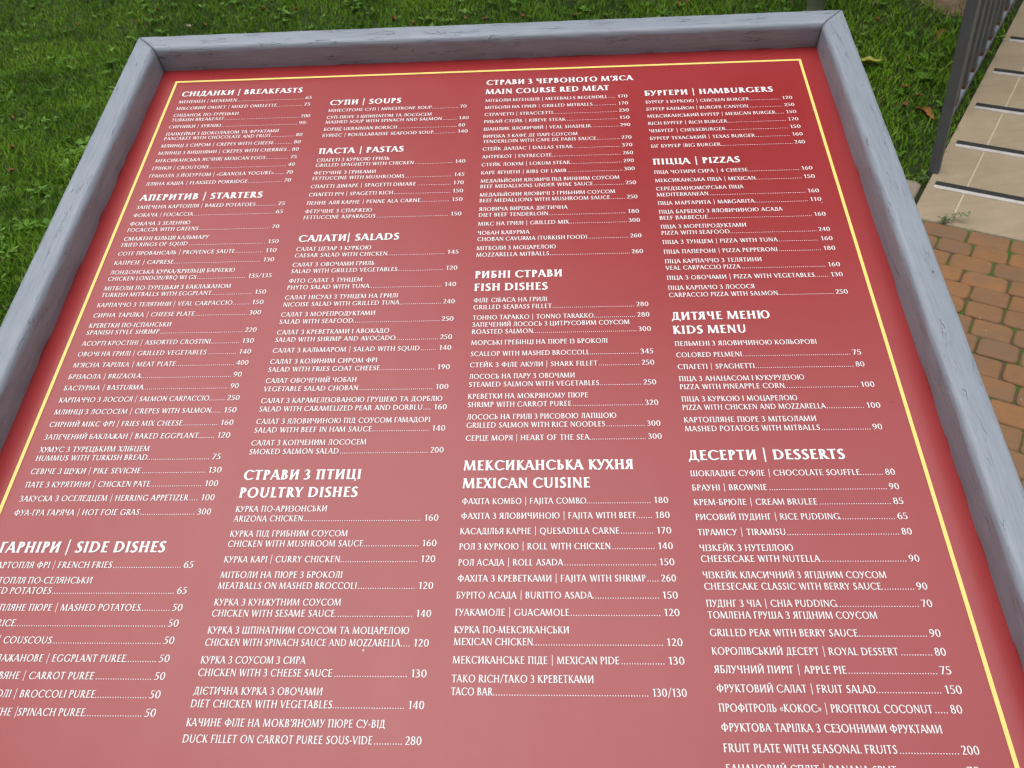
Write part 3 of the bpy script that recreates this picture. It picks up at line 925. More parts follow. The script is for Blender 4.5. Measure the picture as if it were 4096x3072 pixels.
MENU = """
1h|0.0405|0.2156|СНІДАНКИ ¦ BREAKFASTS|
1i|0.0577|0.1134|МЕНЕМЕН ¦ MENEMEN|65
1i|0.0741|0.1809|МІКСОВИЙ ОМЛЕТ ¦ MIXED OMELETTE|75
1i|0.0911|0.1233|СНІДАНОК ПО-ТУРЕЦЬКИ|
1i|0.1025|0.1027|TURKISH BREAKFAST|200
1i|0.1188|0.1013|СИРНИКИ ¦ SYRNIKI|90
1i|0.1360|0.1953|ПАНКЕЙКИ З ШОКОЛАДОМ ТА ФРУКТАМИ|
1i|0.1466|0.1855|PANCAKES WITH CHOCOLATE AND FRUIT|80
1i|0.1634|0.1930|МЛИНЦІ З СИРОМ ¦ CREPES WITH CHEESE|80
1i|0.1797|0.2153|МЛИНЦІ З ВИШНЯМИ ¦ CREPES WITH CHERRIES|80
1i|0.1965|0.1865|МЕКСИКАНСЬКА ЯЄЧНЯ¦ MEXICAN EGGS|75
1i|0.2132|0.1044|ГРІНКИ ¦ CROUTONS|40
1i|0.2299|0.2051|ГРАНОЛА З ЙОГУРТОМ ¦ «GRANOLA YOGURT»|70
1i|0.2467|0.1703|ЛЛЯНА КАША ¦ FLAXSEED PORRIDGE|70
1h|0.2781|0.1978|АПЕРИТИВ ¦ STARTERS|
1i|0.2948|0.1916|ЗАПЕЧЕНА КАРТОПЛЯ ¦ BAKED POTATOES|75
1i|0.3108|0.1054|ФОКАЧА ¦ FOCACCIA|65
1i|0.3276|0.1058|ФОКАЧА З ЗЕЛЕННЮ|
1i|0.3396|0.1201|FOCACCIA WITH GREENS|70
1i|0.3564|0.1392|СМАЖЕНІ КІЛЬЦЯ КАЛЬМАРУ|
1i|0.3678|0.1120|FRIED RINGS OF SQUID|150
1i|0.3841|0.1814|СОТЕ ПРОВАНСАЛЬ ¦ PROVENCE SAUTE|110
1i|0.4009|0.1013|КАПРЕЗЕ ¦ CAPRESE|130
1i|0.4181|0.1889|ЛОНДОНСЬКА КУРКА/КРИЛЬЦЯ БАРБЕКЮ|
1i|0.4292|0.1393|CHICKEN LONDON/BBQ WI GS|135/135
1i|0.4460|0.1897|МІТБОЛИ ПО-ТУРЕЦЬКИ З БАКЛАЖАНОМ|
1i|0.4572|0.1665|TURKISH MITBALLS WITH EGGPLANT|150
1i|0.4743|0.1979|КАРПАЧЧО З ТЕЛЯТИНИ ¦ VEAL CARPACCIO|150
1i|0.4913|0.1524|СИРНА ТАРІЛКА ¦ CHEESE PLATE|300
1i|0.5079|0.1262|КРЕВЕТКИ ПО-ІСПАНСЬКИ|
1i|0.5191|0.1139|SPANISH STYLE SHRIMP|220
1i|0.5361|0.1836|АСОРТІ КРОСТІНІ ¦ ASSORTED CROSTINI|130
1i|0.5526|0.1826|ОВОЧІ НА ГРИЛІ ¦ GRILLED VEGETABLES|140
1i|0.5694|0.1483|М’ЯСНА ТАРІЛКА ¦ MEAT PLATE|400
1i|0.5866|0.1098|БРІЗАОЛА ¦ BRIZAOLA|90
1i|0.6032|0.1176|БАСТУРМА ¦ BASTURMA|90
1i|0.6201|0.2021|КАРПАЧЧО З ЛОСОСЯ ¦ SALMON CARPACCIO|250
1i|0.6370|0.2082|МЛИНЦІ З ЛОСОСЕМ ¦ CREPES WITH SALMON|150
1i|0.6540|0.1785|СИРНИЙ МІКС ФРІ ¦ FRIES MIX CHEESE|160
1i|0.6709|0.2016|ЗАПЕЧЕНИЙ БАКЛАЖАН ¦ BAKED EGGPLANT|120
1i|0.6875|0.1486|ХУМУС З ТУРЕЦЬКИМ ХЛІБЦЕМ|
1i|0.6986|0.1493|HUMMUS WITH TURKISH BREAD|75
1i|0.7154|0.1465|СЕВІЧЕ З ЩУКИ ¦ PIKE SEVICHE|130
1i|0.7320|0.1622|ПАТЕ З КУРЯТИНИ ¦ CHICKEN PATE|100
1i|0.7490|0.2095|ЗАКУСКА З ОСЕЛЕДЦЕМ ¦ HERRING APPETIZER|100
1i|0.7658|0.1596|ФУА-ГРА ГАРЯЧА ¦ HOT FOIE GRAS|300
1h|0.8082|0.1990|ГАРНІРИ ¦ SIDE DISHES|
1e|0.8252|0.1475|КАРТОПЛЯ ФРІ ¦ FRENCH FRIES|65
1e|0.8417|0.1314|КАРТОПЛЯ ПО-СЕЛЯНСЬКИ|
1e|0.8526|0.0920|BAKED POTATOES|65
1e|0.8700|0.1907|КАРТОПЛЯНЕ ПЮРЕ ¦ MASHED POTATOES|50
1e|0.8857|0.0664|РИС ¦ RICE|50
1e|0.9026|0.1101|КУСКУС ¦ COUSCOUS|50
1e|0.9199|0.1906|ПЮРЕ БАКЛАЖАНОВЕ ¦ EGGPLANT PUREE|50
1e|0.9363|0.1641|ПЮРЕ МОРКВЯНЕ ¦ CARROT PUREE|50
1e|0.9530|0.1706|ПЮРЕ З БРОКОЛІ ¦ BROCCOLI PUREE|50
1e|0.9693|0.1661|ПЮРЕ ШПИНАТНЕ ¦SPINACH PUREE|50
2h|0.0753|0.3772|СУПИ ¦ SOUPS|
2i|0.0919|0.4265|МІНЕСТРОНЕ СУП ¦ MINESTRONE SOUP|70
2i|0.1085|0.4278|СУП-ПЮРЕ З ШПИНАТОМ ТА ЛОСОСЕМ|
2i|0.1198|0.4440|MASHED SOUP WITH SPINACH AND SALMON|140
2i|0.1365|0.3772|БОРЩ¦ UKRAINIAN BORSCH|80
2i|0.1508|0.4336|БУЯБЕС ¦ BOUILLABAISSE SEAFOOD SOUP|140
2h|0.1890|0.3920|ПАСТА ¦ PASTAS|
2i|0.2062|0.3732|СПАГЕТІ З КУРКОЮ ГРИЛЬ|
2i|0.2172|0.4096|GRILLED SPAGHETTI WITH CHICKEN|140
2i|0.2337|0.3561|ФЕТУЧІНЕ З ГРИБАМИ|
2i|0.2452|0.3986|FETTUCCINE WITH MUSHROOMS|145
2i|0.2621|0.4169|СПАГЕТІ ДІМАРЕ ¦ SPAGETTI DIMARE|170
2i|0.2787|0.3857|СПАГЕТІ РІЧ ¦ SPAGETTI RICH|150
2i|0.2957|0.4262|ПЕННЕ АЛЯ КАРНЕ ¦ PENNE ALA CARNE|150
2i|0.3123|0.3598|ФЕТУЧІНЕ З СПАРЖЕЮ|
2i|0.3241|0.3659|FETTUCCINE ASPARAGUS|150
2h|0.3667|0.4028|САЛАТИ¦ SALADS|
2i|0.3835|0.3671|САЛАТ ЦЕЗАР З КУРКОЮ|
2i|0.3951|0.3900|CAESAR SALAD WITH CHICKEN|145
2i|0.4116|0.3750|САЛАТ З ОВОЧАМИ ГРИЛЬ|
2i|0.4231|0.4064|SALAD WITH GRILLED VEGETABLES|120
2i|0.4397|0.3623|ФІТО САЛАТ З ТУНЦЕМ|
2i|0.4511|0.3730|PHYTO SALAD WITH TUNA|140
2i|0.4679|0.4115|САЛАТ НІСУАЗ З ТУНЦЕМ НА ГРИЛІ|
2i|0.4795|0.4146|NICOISE SALAD WITH GRILLED TUNA|240
2i|0.4958|0.3855|САЛАТ З МОРЕПРОДУКТАМИ|
2i|0.5074|0.3591|SALAD WITH SEAFOOD|250
2i|0.5241|0.4064|САЛАТ З КРЕВЕТКАМИ І АВОКАДО|
2i|0.5356|0.4153|SALAD WITH SHRIMP AND AVOCADO|250
2i|0.5520|0.4466|САЛАТ З КАЛЬМАРОМ ¦ SALAD WITH SQUID|140
2i|0.5687|0.3963|САЛАТ З КОЗИНИМ СИРОМ ФРІ|
2i|0.5804|0.4011|SALAD WITH FRIES GOAT CHEESE|190
2i|0.5967|0.3747|САЛАТ ОВОЧЕНИЙ ЧОБАН|
2i|0.6085|0.3782|VEGETABLE SALAD CHOBAN|100
2i|0.6250|0.4792|САЛАТ З КАРАМЕЛІЗОВАНОЮ ГРУШЕЮ ТА ДОРБЛЮ|
2i|0.6365|0.4566|SALAD WITH CARAMELIZED PEAR AND DORBLU|160
2i|0.6533|0.4670|САЛАТ З ЯЛОВИЧИНОЮ ПІД СОУСОМ ГАМАДОРІ|
2i|0.6648|0.4015|SALAD WITH BEEF IN HAM SAUCE|140
2i|0.6816|0.3970|САЛАТ З КОПЧЕНИМ ЛОСОСЕМ|
2i|0.6929|0.3672|SMOKED SALMON SALAD|200
2h|0.7248|0.3960|СТРАВИ З ПТИЦІ|
2h|0.7462|0.3950|POULTRY DISHES|
2i|0.7629|0.3644|КУРКА ПО-АРИЗОНСЬКИ|
2i|0.7742|0.3400|ARIZONA CHICKEN|160
2i|0.7913|0.3907|КУРКА ПІД ГРИБНИМ СОУСОМ|
2i|0.8025|0.4086|CHICKEN WITH MUSHROOM SAUCE|160
2i|0.8196|0.3865|КУРКА КАРІ ¦ CURRY CHICKEN|120
2i|0.8362|0.3913|МІТБОЛИ НА ПЮРЕ З БРОКОЛІ|
2i|0.8476|0.4074|MEATBALLS ON MASHED BROCCOLI|120
2i|0.8645|0.3939|КУРКА З КУНЖУТНИМ СОУСОМ|
2i|0.8757|0.3893|CHICKEN WITH SESAME SAUCE|140
2i|0.8924|0.4649|КУРКА З ШПІНАТНИМ СОУСОМ ТА МОЦАРЕЛОЮ|
2i|0.9042|0.4574|CHICKEN WITH SPINACH SAUCE AND MOZZARELLA|120
2i|0.9209|0.3676|КУРКА З СОУСОМ З СИРА|
2i|0.9326|0.3950|CHICKEN WITH 3 CHEESE SAUCE|130
2i|0.9493|0.3882|ДІЄТИЧНА КУРКА З ОВОЧАМИ|
2i|0.9607|0.3992|DIET CHICKEN WITH VEGETABLES|140
2i|0.9771|0.4506|КАЧИНЕ ФІЛЕ НА МОКВ’ЯНОМУ ПЮРЕ СУ-ВІД|
2i|0.9910|0.4404|DUCK FILLET ON CARROT PUREE SOUS-VIDE|280
3h|0.0386|0.7371|СТРАВИ З ЧЕРВОНОГО М’ЯСА|
3h|0.0615|0.6995|MAIN COURSE RED MEAT|
3i|0.0807|0.6939|МІТБОЛИ БЕГЕНДІЛІ ¦ METEBALLS BEGENDILI|170
3i|0.0974|0.6724|МІТБОЛИ НА ГРИЛІ ¦ GRILLED MITBALLS|170
3i|0.1141|0.6119|СТРАЧЕТТІ ¦ STRACCETTI|230
3i|0.1308|0.6313|РИБАЙ СТЕЙК ¦ RIBEYE STEAK|150
3i|0.1479|0.6686|ШАШЛИК ЯЛОВИЧИЙ ¦ VEAL SHASHLIK|290
3i|0.1645|0.6479|ВИРІЗКА З КАФЕ ДЕ ПАРІ СОУСОМ|
3i|0.1761|0.6748|TENDERLOIN WITH CAFE DE PARIS SAUCE|270
3i|0.1927|0.6405|СТЕЙК ДАЛЛАС ¦ DALLAS STEAK|370
3i|0.2097|0.6097|АНТРЕКОТ ¦ ENTRECOTE|260
3i|0.2266|0.6359|СТЕЙК ЛОКУМ ¦ LOKUM STEAK|290
3i|0.2435|0.6299|КАРЕ ЯГНЯТИ ¦ RIBS OF LAMB|300
3i|0.2605|0.7036|МЕДАЛЬЙОНИ ЯЛОВИЧІ ПІД ВИННИМ СОУСОМ|
3i|0.2719|0.6664|BEEF MEDALLIONS UNDER WINE SAUCE|250
3i|0.2886|0.6962|МЕДАЛЬЙОНИ ЯЛОВИЧІ З ГРИБНИМ СОУСОМ|
3i|0.3001|0.6886|BEEF MEDALLIONS WITH MUSHROOM SAUCE|250
3i|0.3168|0.6301|ЯЛОВИЧА ВИРІЗКА ДІЄТИЧНА|
3i|0.3281|0.6034|DIET BEEF TENDERLOIN|180
3i|0.3449|0.6314|МІКС НА ГРИЛІ ¦ GRILLED MIX|300
3i|0.3618|0.5785|ЧОБАН КАВУРМА|
3i|0.3734|0.6546|CHOBAN CAVURMA (TURKISH FOOD)|260
3i|0.3897|0.6134|МІТБОЛИ З МОЦАРЕЛОЮ|
3i|0.4016|0.6043|MOZZARELLA MITBALLS|260
3h|0.4388|0.6204|РИБНІ СТРАВИ|
3h|0.4600|0.6018|FISH DISHES|
3i|0.4788|0.6010|ФІЛЕ СІБАСА НА ГРИЛІ|
3i|0.4901|0.6069|GRILLED SEABASS FILLET|280
3i|0.5066|0.6580|ТОННО ТАРАККО ¦ TONNO TARAKKO|280
3i|0.5177|0.7011|ЗАПЕЧЕНИЙ ЛОСОСЬ З ЦИТРУСОВИМ СОУСОМ|
3i|0.5287|0.5835|ROASTED SALMON|300
3i|0.5454|0.6731|МОРСЬКІ ГРЕБІНЦІ НА ПЮРЕ ІЗ БРОКОЛІ|
3i|0.5621|0.6489|SCALLOP WITH MASHED BROCCOLI|345
3i|0.5784|0.6598|СТЕЙК З ФІЛЕ АКУЛИ ¦ SHARK FILLET|250
3i|0.5950|0.6326|ЛОСОСЬ НА ПАРУ З ОВОЧАМИ|
3i|0.6063|0.6605|STEAMED SALMON WITH VEGETABLES|250
3i|0.6228|0.6472|КРЕВЕТКИ НА МОКРЯНОМУ ПЮРЕ|
3i|0.6342|0.6279|SHRIMP WITH CARROT PUREE|320
3i|0.6507|0.6779|ЛОСОСЬ НА ГРИЛІ З РИСОВОЮ ЛАПШОЮ|
3i|0.6617|0.6648|GRILLED SALMON WITH RICE NOODLES|300
3i|0.6784|0.6466|СЕРЦЕ МОРЯ ¦ HEART OF THE SEA|300
3h|0.7155|0.6921|МЕКСИКАНСЬКА КУХНЯ|
3h|0.7370|0.6453|MEXICAN CUISINE|
3i|0.7556|0.6407|ФАХІТА КОМБО ¦ FAJITA COMBO|180
3i|0.7725|0.6918|ФАХІТА З ЯЛОВИЧИНОЮ ¦ FAJITA WITH BEEF|180
3i|0.7896|0.6733|КАСАДІЛЬЯ КАРНЕ ¦ QUESADILLA CARNE|170
3i|0.8064|0.6633|РОЛ З КУРКОЮ ¦ ROLL WITH CHICKEN|140
3i|0.8235|0.6150|РОЛ АСАДА ¦ ROLL ASADA|150
3i|0.8402|0.6965|ФАХІТА З КРЕВЕТКАМИ ¦ FAJITA WITH SHRIMP|260
3i|0.8574|0.6432|БУРІТО АСАДА ¦ BURITTO ASADA|150
3i|0.8745|0.6201|ГУАКАМОЛЕ ¦ GUACAMOLE|120
3i|0.8914|0.6194|КУРКА ПО-МЕКСИКАНСЬКИ|
3i|0.9028|0.5846|MEXICAN CHICKEN|120
3i|0.9199|0.6658|МЕКСИКАНСЬКЕ ПІДЕ ¦ MEXICAN PIDE|130
3i|0.9369|0.6411|ТАКО RICH/ТАКО З КРЕВЕТКАМИ|
3i|0.9484|0.5478|TACO BAR|130/130
4h|0.0785|0.9447|БУРГЕРИ ¦ HAMBURGERS|
4i|0.0973|0.9066|БУРГЕР З КУРКОЮ ¦ CHICKEN BURGER|120
4i|0.1139|0.9025|БУРГЕР КАНЬЙОН ¦ BURGER CANYON|250
4i|0.1304|0.9400|МЕКСИКАНСЬКИЙ БУРГЕР ¦ MEXICAN BURGER|150
4i|0.1470|0.8675|RICH БУРГЕР ¦ RICH BURGER|170
4i|0.1638|0.8628|ЧІЗБУГЕР ¦ CHEESEBURGER|150
4i|0.1806|0.9027|БУРГЕР ТЕХАСЬКИЙ ¦ TEXAS BURGER|160
4i|0.1977|0.8517|БІГ БУРГЕР ¦BIG BURGER|240
4h|0.2335|0.8737|ПІЦЦА ¦ PIZZAS|
4i|0.2526|0.8819|ПІЦА ЧОТИРИ СИРА ¦ 4 CHEESE|160
4i|0.2696|0.8897|МЕКСИКАНСЬКА ПІЦА ¦ MEXICAN|150
4i|0.2861|0.8712|СЕРЕДЗЕМНОМОРСЬКА ПІЦА|
4i|0.2979|0.8221|MEDITERRANEAN|160
4i|0.3144|0.8817|ПІЦА МАРГАРИТА ¦ MARGARITA|110
4i|0.3310|0.9160|ПІЦА БАРБЕКЮ З ЯЛОВИЧИНОЮ АСАДА|
4i|0.3424|0.8164|BEEF BARBECUE|160
4i|0.3588|0.8642|ПІЦА З МОРЕПРОДУКТАМИ|
4i|0.3701|0.8412|PIZZA WITH SEAFOOD|240
4i|0.3866|0.9005|ПІЦА З ТУНЦЕМ ¦ PIZZA WITH TUNA|160
4i|0.4037|0.8972|ПІЦА ПАПЕРОНІ ¦ PIZZA PEPPERONI|180
4i|0.4203|0.8746|ПІЦА КАРПАЧЧО З ТЕЛЯТИНИ|
4i|0.4317|0.8464|VEAL CARPACCIO PIZZA|160
4i|0.4484|0.9356|ПІЦА З ОВОЧАМИ ¦ PIZZA WITH VEGETABLES|130
4i|0.4650|0.8590|ПІЦА КАРПАЧО З ЛОСОСЯ|
4i|0.4766|0.8855|CARPACCIO PIZZA WITH SALMON|250
4h|0.5128|0.8703|ДИТЯЧЕ МЕНЮ|
4h|0.5339|0.8386|KIDS MENU|
4i|0.5521|0.9179|ПЕЛЬМЕНІ З ЯЛОВИЧИНОЮ КОЛЬОРОВІ|
4i|0.5686|0.8287|COLORED PELMENI|75
4i|0.5856|0.8408|СПАГЕТІ ¦ SPAGHETTI|80
4i|0.6025|0.8943|ПІЦА З АНАНАСОМ І КУКУРУДЗОЮ|
4i|0.6137|0.8702|PIZZA WITH PINEAPPLE CORN|100
4i|0.6303|0.8816|ПІЦА З КУРКОЮ І МОЦАРЕЛОЮ|
4i|0.6416|0.9106|PIZZA WITH CHICKEN AND MOZZARELLA|100
4i|0.6579|0.8970|КАРТОПЛЯНЕ ПЮРЕ З МІТБОЛАМИ|
4i|0.6694|0.8989|MASHED POTATOES WITH MITBALLS|90
4h|0.7054|0.9181|ДЕСЕРТИ ¦ DESSERTS|
4i|0.7247|0.9296|ШОКЛАДНЕ СУФЛЕ ¦ CHOCOLATE SOUFFLE|80
4i|0.7415|0.8303|БРАУНІ ¦ BROWNIE|90
4i|0.7583|0.8789|КРЕМ-БРЮЛЕ ¦ CREAM BRULEE|85
4i|0.7750|0.8979|РИСОВИЙ ПУДИНГ ¦ RICE PUDDING|65
4i|0.7918|0.8407|ТІРАМІСУ ¦ TIRAMISU|80
4i|0.8087|0.8454|ЧІЗКЕЙК З НУТЕЛЛОЮ|
4i|0.8202|0.8694|CHEESECAKE WITH NUTELLA|90
4i|0.8370|0.9295|ЧІЗКЕЙК КЛАСИЧНИЙ З ЯГІДНИМ СОУСОМ|
4i|0.8485|0.9222|CHEESECAKE CLASSIC WITH BERRY SAUCE|90
4i|0.8654|0.8762|ПУДІНГ З ЧІА ¦ CHIA PUDDING|70
4i|0.8768|0.9115|ТОМЛЕНА ГРУША З ЯГІДНИМ СОУСОМ|
4i|0.8936|0.8900|GRILLED PEAR WITH BERRY SAUCE|90
4i|0.9107|0.9228|КОРОЛІВСЬКИЙ ДЕСЕРТ ¦ ROYAL DESSERT|80
4i|0.9273|0.8724|ЯБЛУЧНИЙ ПИРІГ ¦ APPLE PIE|75
4i|0.9441|0.8945|ФРУКТОВИЙ САЛАТ ¦ FRUIT SALAD|150
4i|0.9608|0.9401|ПРОФІТРОЛЬ «КОКОС» ¦ PROFITROL COCONUT|80
4i|0.9773|0.9435|ФРУКТОВА ТАРІЛКА З СЕЗОННИМИ ФРУКТАМИ|
4i|0.9941|0.9011|FRUIT PLATE WITH SEASONAL FRUITS|200
4i|1.0107|0.8970|БАНАНОВИЙ СПЛІТ ¦ BANANA SPLIT|75
"""
# ------------------------------------------------------------------ what the board says: column+kind | baseline | end of the words | words | price
CX = {1: .0197, 2: .2656, 3: .5092, 4: .7528}
CP = {1: .2241, 2: .4706, 3: .7117, 4: .9558}
CAP_I, CAP_H = .00685, .0122
stretch = []
for ln in MENU.strip().split('\n'):
    ck, y, x1, words, price = ln.split('|')
    c, kind, y, x1 = int(ck[0]), ck[1], float(y), float(x1)
    head = kind == 'h'
    cap = CAP_H if head else CAP_I
    T, t = (.21, .115) if head else (.148, .085)
    wid, gl = shape(words, T, t)
    pr = Print()
    if kind == 'e':
        xs = 1.04
        x0 = x1 - wid * cap * xs
    else:
        x0 = CX[c]
        xs = (x1 - x0) / (wid * cap)
        stretch.append((xs, head, words))
    pr.put(gl, x0, y, cap, xs)
    if price:
        wp, gp = shape(price, T, t)
        px = CP[c] if len(price) < 4 else (x1 and {1: .2095, 3: .6945}[c])
        pw = (.0099 if len(price) == 2 else .0145) if len(price) < 4 else .0309
        capp = CAP_I * 1.02
        pr.put(gp, px, y, capp, pw / (wp * capp))
        _, gd = shape('.', T, t)
        x = px - .0030 - (.0010 if price[0] == '1' else 0.0)
        while x > x1 + .0012:
            pr.put(gd, x - .0011, y, cap, 1.0)
            x -= .00243
    pr.build('menu_heading' if head else 'menu_line')

# ------------------------------------------------------------------ railing beside the ramp
LEAN = np.array([0, 0, 1.0]) - 0.072 * DV
def post_mesh(a, s, wa, ws, h0, hgt):
    v = []
    for hh in (h0, hgt):
        for da, ds in ((-wa, -ws), (wa, -ws), (wa, ws), (-wa, ws)):
            v.append(W(a + da + SK * s, s + ds, (s + ds) * TE if hh == h0 else s * TE) + LEAN * hh)
    return v
RS = 0.318
rbase = W(-0.075, RS, RS * TE)
railing = empty('ramp_railing', Vector(rbase))
tag(railing, 'dark grey steel railing with close upright bars beside the stone ramp', 'railing')
def part(name, v, mat, parent=railing, faces=BF, bev=0.0):
    o = mesh_np(name, np.array(v) - np.array(rbase), faces, mat, parent)
    if bev:
        bevel_mesh(o.data, bev, 2)
    return o
part('end_post', post_mesh(-0.064, RS, 0.0205, 0.020, -0.06, 1.02), M['steel'], bev=0.004)
# bottom rail climbing with the ramp
def bar_along(a0, a1, s0, s1, h0, h1, name, mat, bev=0.0):
    v = []
    for h in (h0, h1):
        for a, s in ((a0, s0), (a1, s0), (a1, s1), (a0, s1)):
            v.append(W(a + SK * s, s, s * TE) + LEAN * h)
    return part(name, v, mat, bev=bev)
bar_along(-0.136, -0.100, RS + 0.36, 3.5, 0.006, 0.036, 'bottom_rail', M['rail'], 0.003)
bar_along(-0.140, -0.098, RS + 0.36, 3.5, 1.02, 1.05, 'handrail', M['steel'], 0.006)
k = 0
s = RS + 0.47
while s < 3.4:
    part('baluster', post_mesh(-0.123, s, 0.0165, 0.036, 0.036, 1.02), M['steel'], bev=0.002)
    # rust collar where the upright is welded to the rail
    part('rust_weld', post_mesh(-0.1215, s, 0.0182, 0.0378, 0.0355, 0.0435), M['rust'])
    s += 0.1515
    k += 1

# ------------------------------------------------------------------ pole on the bank
ps, pa = 1.45, -0.955
pz = float(lift(ps))
pb = W(pa, ps, pz - 0.02)
pole = empty('lamp_pole', Vector(pb))
tag(pole, 'slim round beige grey pole standing in the lawn behind the menu board', 'pole')
def tube(r0, r1, z0, z1, n=18, lean=-0.06):
    v, f = [], []
    for z, r in ((z0, r0), (z1, r1)):
        for i in range(n):
            a = 2 * math.pi * i / n
            c = DV * lean * z
            v.append((c[0] + r * math.cos(a), c[1] + r * math.sin(a), z))
    for i in range(n):
        f.append((i, (i + 1) % n, n + (i + 1) % n, n + i))
    f.append(tuple(range(n - 1, -1, -1)))
    f.append(tuple(range(n, 2 * n)))
    return v, f
v, f = tube(0.047, 0.044, 0.0, 2.6)
o = mesh_np('shaft', v, f, M['pole'], pole, smooth=True)
v, f = tube(0.075, 0.070, 0.0, 0.05)
mesh_np('base_collar', v, f, M['pole'], pole)

# ------------------------------------------------------------------ grass and clover
CAMXY = np.array([0.0, 0.0])
def pts_in(n, poly):
    poly = np.array(poly)
    lo, hi = poly.min(0), poly.max(0)
    p = lo + nrg.random((n, 2)) * (hi - lo)
    inside = np.zeros(n, bool)
    j = len(poly) - 1
    for i in range(len(poly)):
        xi, yi = poly[i]
        xj, yj = poly[j]
        c = ((yi > p[:, 1]) != (yj > p[:, 1])) & (p[:, 0] < (xj - xi) * (p[:, 1] - yi) / (yj - yi + 1e-12) + xi)
        inside ^= c
        j = i
    return p[inside]
REGION = [(-2.9, 1.5), (-6.6, 8.6), (-1.0, 7.2), (1.6, 6.3), (3.3, 5.7), (2.75, 4.4), (1.75, 2.95), (1.1, 2.3), (-0.6, 1.3)]
def grass_pts(n, fall):
    p = pts_in(n, REGION)
    z, a, s = lawn_z(p[:, 0], p[:, 1])
    dist = np.sqrt(p[:, 0] ** 2 + p[:, 1] ** 2 + 1.6 ** 2)
    keep = nrg.random(len(p)) < np.clip((3.4 / dist) ** fall, 0, 1)
    keep &= np.where(s > 0.21, a < AE + SK * s - 0.006, a < -0.19)
    keep &= ~((s > bare_edge(a) + 0.07 * nrg.standard_normal(len(p))) & (a > -0.82))
    return p[keep], z[keep], a[keep], s[keep]
p, z, a, s = grass_pts(900000, 1.25)
n = len(p)
tuft = 0.5 + 0.5 * np.sin(p[:, 0] * 5.1 + 2 * np.sin(p[:, 1] * 3.3)) * np.sin(p[:, 1] * 4.7 + 1.3 * np.sin(p[:, 0] * 2.9))
hgt = (0.020 + 0.026 * nrg.random(n) ** 1.5 + 0.012 * tuft)
hgt = np.where(a > -0.16, hgt * 0.7, hgt)
wid = 0.0017 + 0.0016 * nrg.random(n)
az = nrg.random(n) * 2 * np.pi
lean = hgt * (0.35 + 0.9 * nrg.random(n))
baz = az + nrg.normal(0, 0.5, n)
ux, uy = np.cos(az), np.sin(az)
lx2, ly2 = -np.sin(baz), np.cos(baz)
B = np.stack([p[:, 0], p[:, 1], z + 0.004], 1)
side = np.stack([ux, uy, np.zeros(n)], 1)
ld = np.stack([lx2, ly2, np.zeros(n)], 1)
upv = np.array([0, 0, 1.0])
mid = B + ld * (lean * 0.35)[:, None] + upv * (hgt * 0.6)[:, None]
tip = B + ld * lean[:, None] + upv * (hgt * 0.95)[:, None]
GV = np.stack([B - side * wid[:, None], B + side * wid[:, None], mid + side * (wid * 0.85)[:, None], mid - side * (wid * 0.85)[:, None], tip], 1).reshape(-1, 3)
b = np.arange(n)[:, None] * 5
tri = np.concatenate([b + np.array([0, 1, 2]), b + np.array([0, 2, 3]), b + np.array([3, 2, 4])], 0)
rv = np.clip(nrg.beta(2.2, 3.0, n) + 0.10 * (tuft - 0.5) + (nrg.random(n) < 0.02) * 0.6, 0, 1)
GA = dict(rnd=np.repeat(rv, 5), hgt=np.tile(np.array([0, 0, .6, .6, 1.0]), n))
g_o = mesh_np('grass', GV, tri, M['grass'], attrs=GA)
tag(g_o, 'short mown green grass covering the lawn and bank', 'grass', kind='stuff')

p, z, a, s = grass_pts(30000, 1.0)
cl = 0.5 + 0.5 * np.sin(p[:, 0] * 2.7 + 1.0) * np.sin(p[:, 1] * 2.2 + 0.6 + np.sin(p[:, 0] * 1.3))
kk = nrg.random(len(p)) < cl ** 2 * 0.6
p, z = p[kk], z[kk]
n = len(p)
CV, CF, CR = [], [], []
for i in range(n):
    r = 0.006 + 0.007 * nrg.random()
    hz = z[i] + 0.018 + 0.024 * nrg.random()
    rot = nrg.random() * 6.28
    col = nrg.random()
    tx, ty = nrg.normal(0, .35, 2)
    for q in range(3):
        an = rot + q * 2.094
        cx_, cy_ = math.cos(an), math.sin(an)
        b = len(CV)
        for (u, w_) in ((0.05, 0), (0.6, -.55), (1.15, -.5), (1.3, 0), (1.15, .5), (0.6, .55)):
            dx, dy = r * (u * cx_ - w_ * cy_), r * (u * cy_ + w_ * cx_)
            CV.append((p[i, 0] + dx, p[i, 1] + dy, hz + dx * tx + dy * ty + 0.15 * r * abs(w_)))
            CR.append(col)
        CF.append((b, b + 1, b + 2, b + 3, b + 4, b + 5))
# rosettes of broader weed leaves among the grass
p, z, a, s = grass_pts(2600, 0.8)
for i in range(len(p)):
    L0, col = 0.025 + 0.035 * nrg.random(), nrg.random()
    for q in range(nrg.integers(4, 8)):
        an = nrg.random() * 6.28
        cx_, cy_ = math.cos(an), math.sin(an)
        rise = 0.25 + 0.6 * nrg.random()
        b = len(CV)
        for (u, w_) in ((0.05, 0), (0.4, -.2), (0.8, -.17), (1.0, 0), (0.8, .17), (0.4, .2)):
            dx, dy = L0 * (u * cx_ - w_ * cy_), L0 * (u * cy_ + w_ * cx_)
            CV.append((p[i, 0] + dx, p[i, 1] + dy, z[i] + 0.022 + L0 * rise * (u - 0.5 * u * u) + 0.1 * L0 * abs(w_)))
            CR.append(min(1, max(0, col + nrg.normal(0, .12))))
        CF.append((b, b + 1, b + 2, b + 3, b + 4, b + 5))
c_o = mesh_np('clover', CV, np.array(CF), M['clover'], attrs=dict(rnd=CR))
tag(c_o, 'low clover and broad weed leaves growing through the lawn', 'clover', kind='stuff')

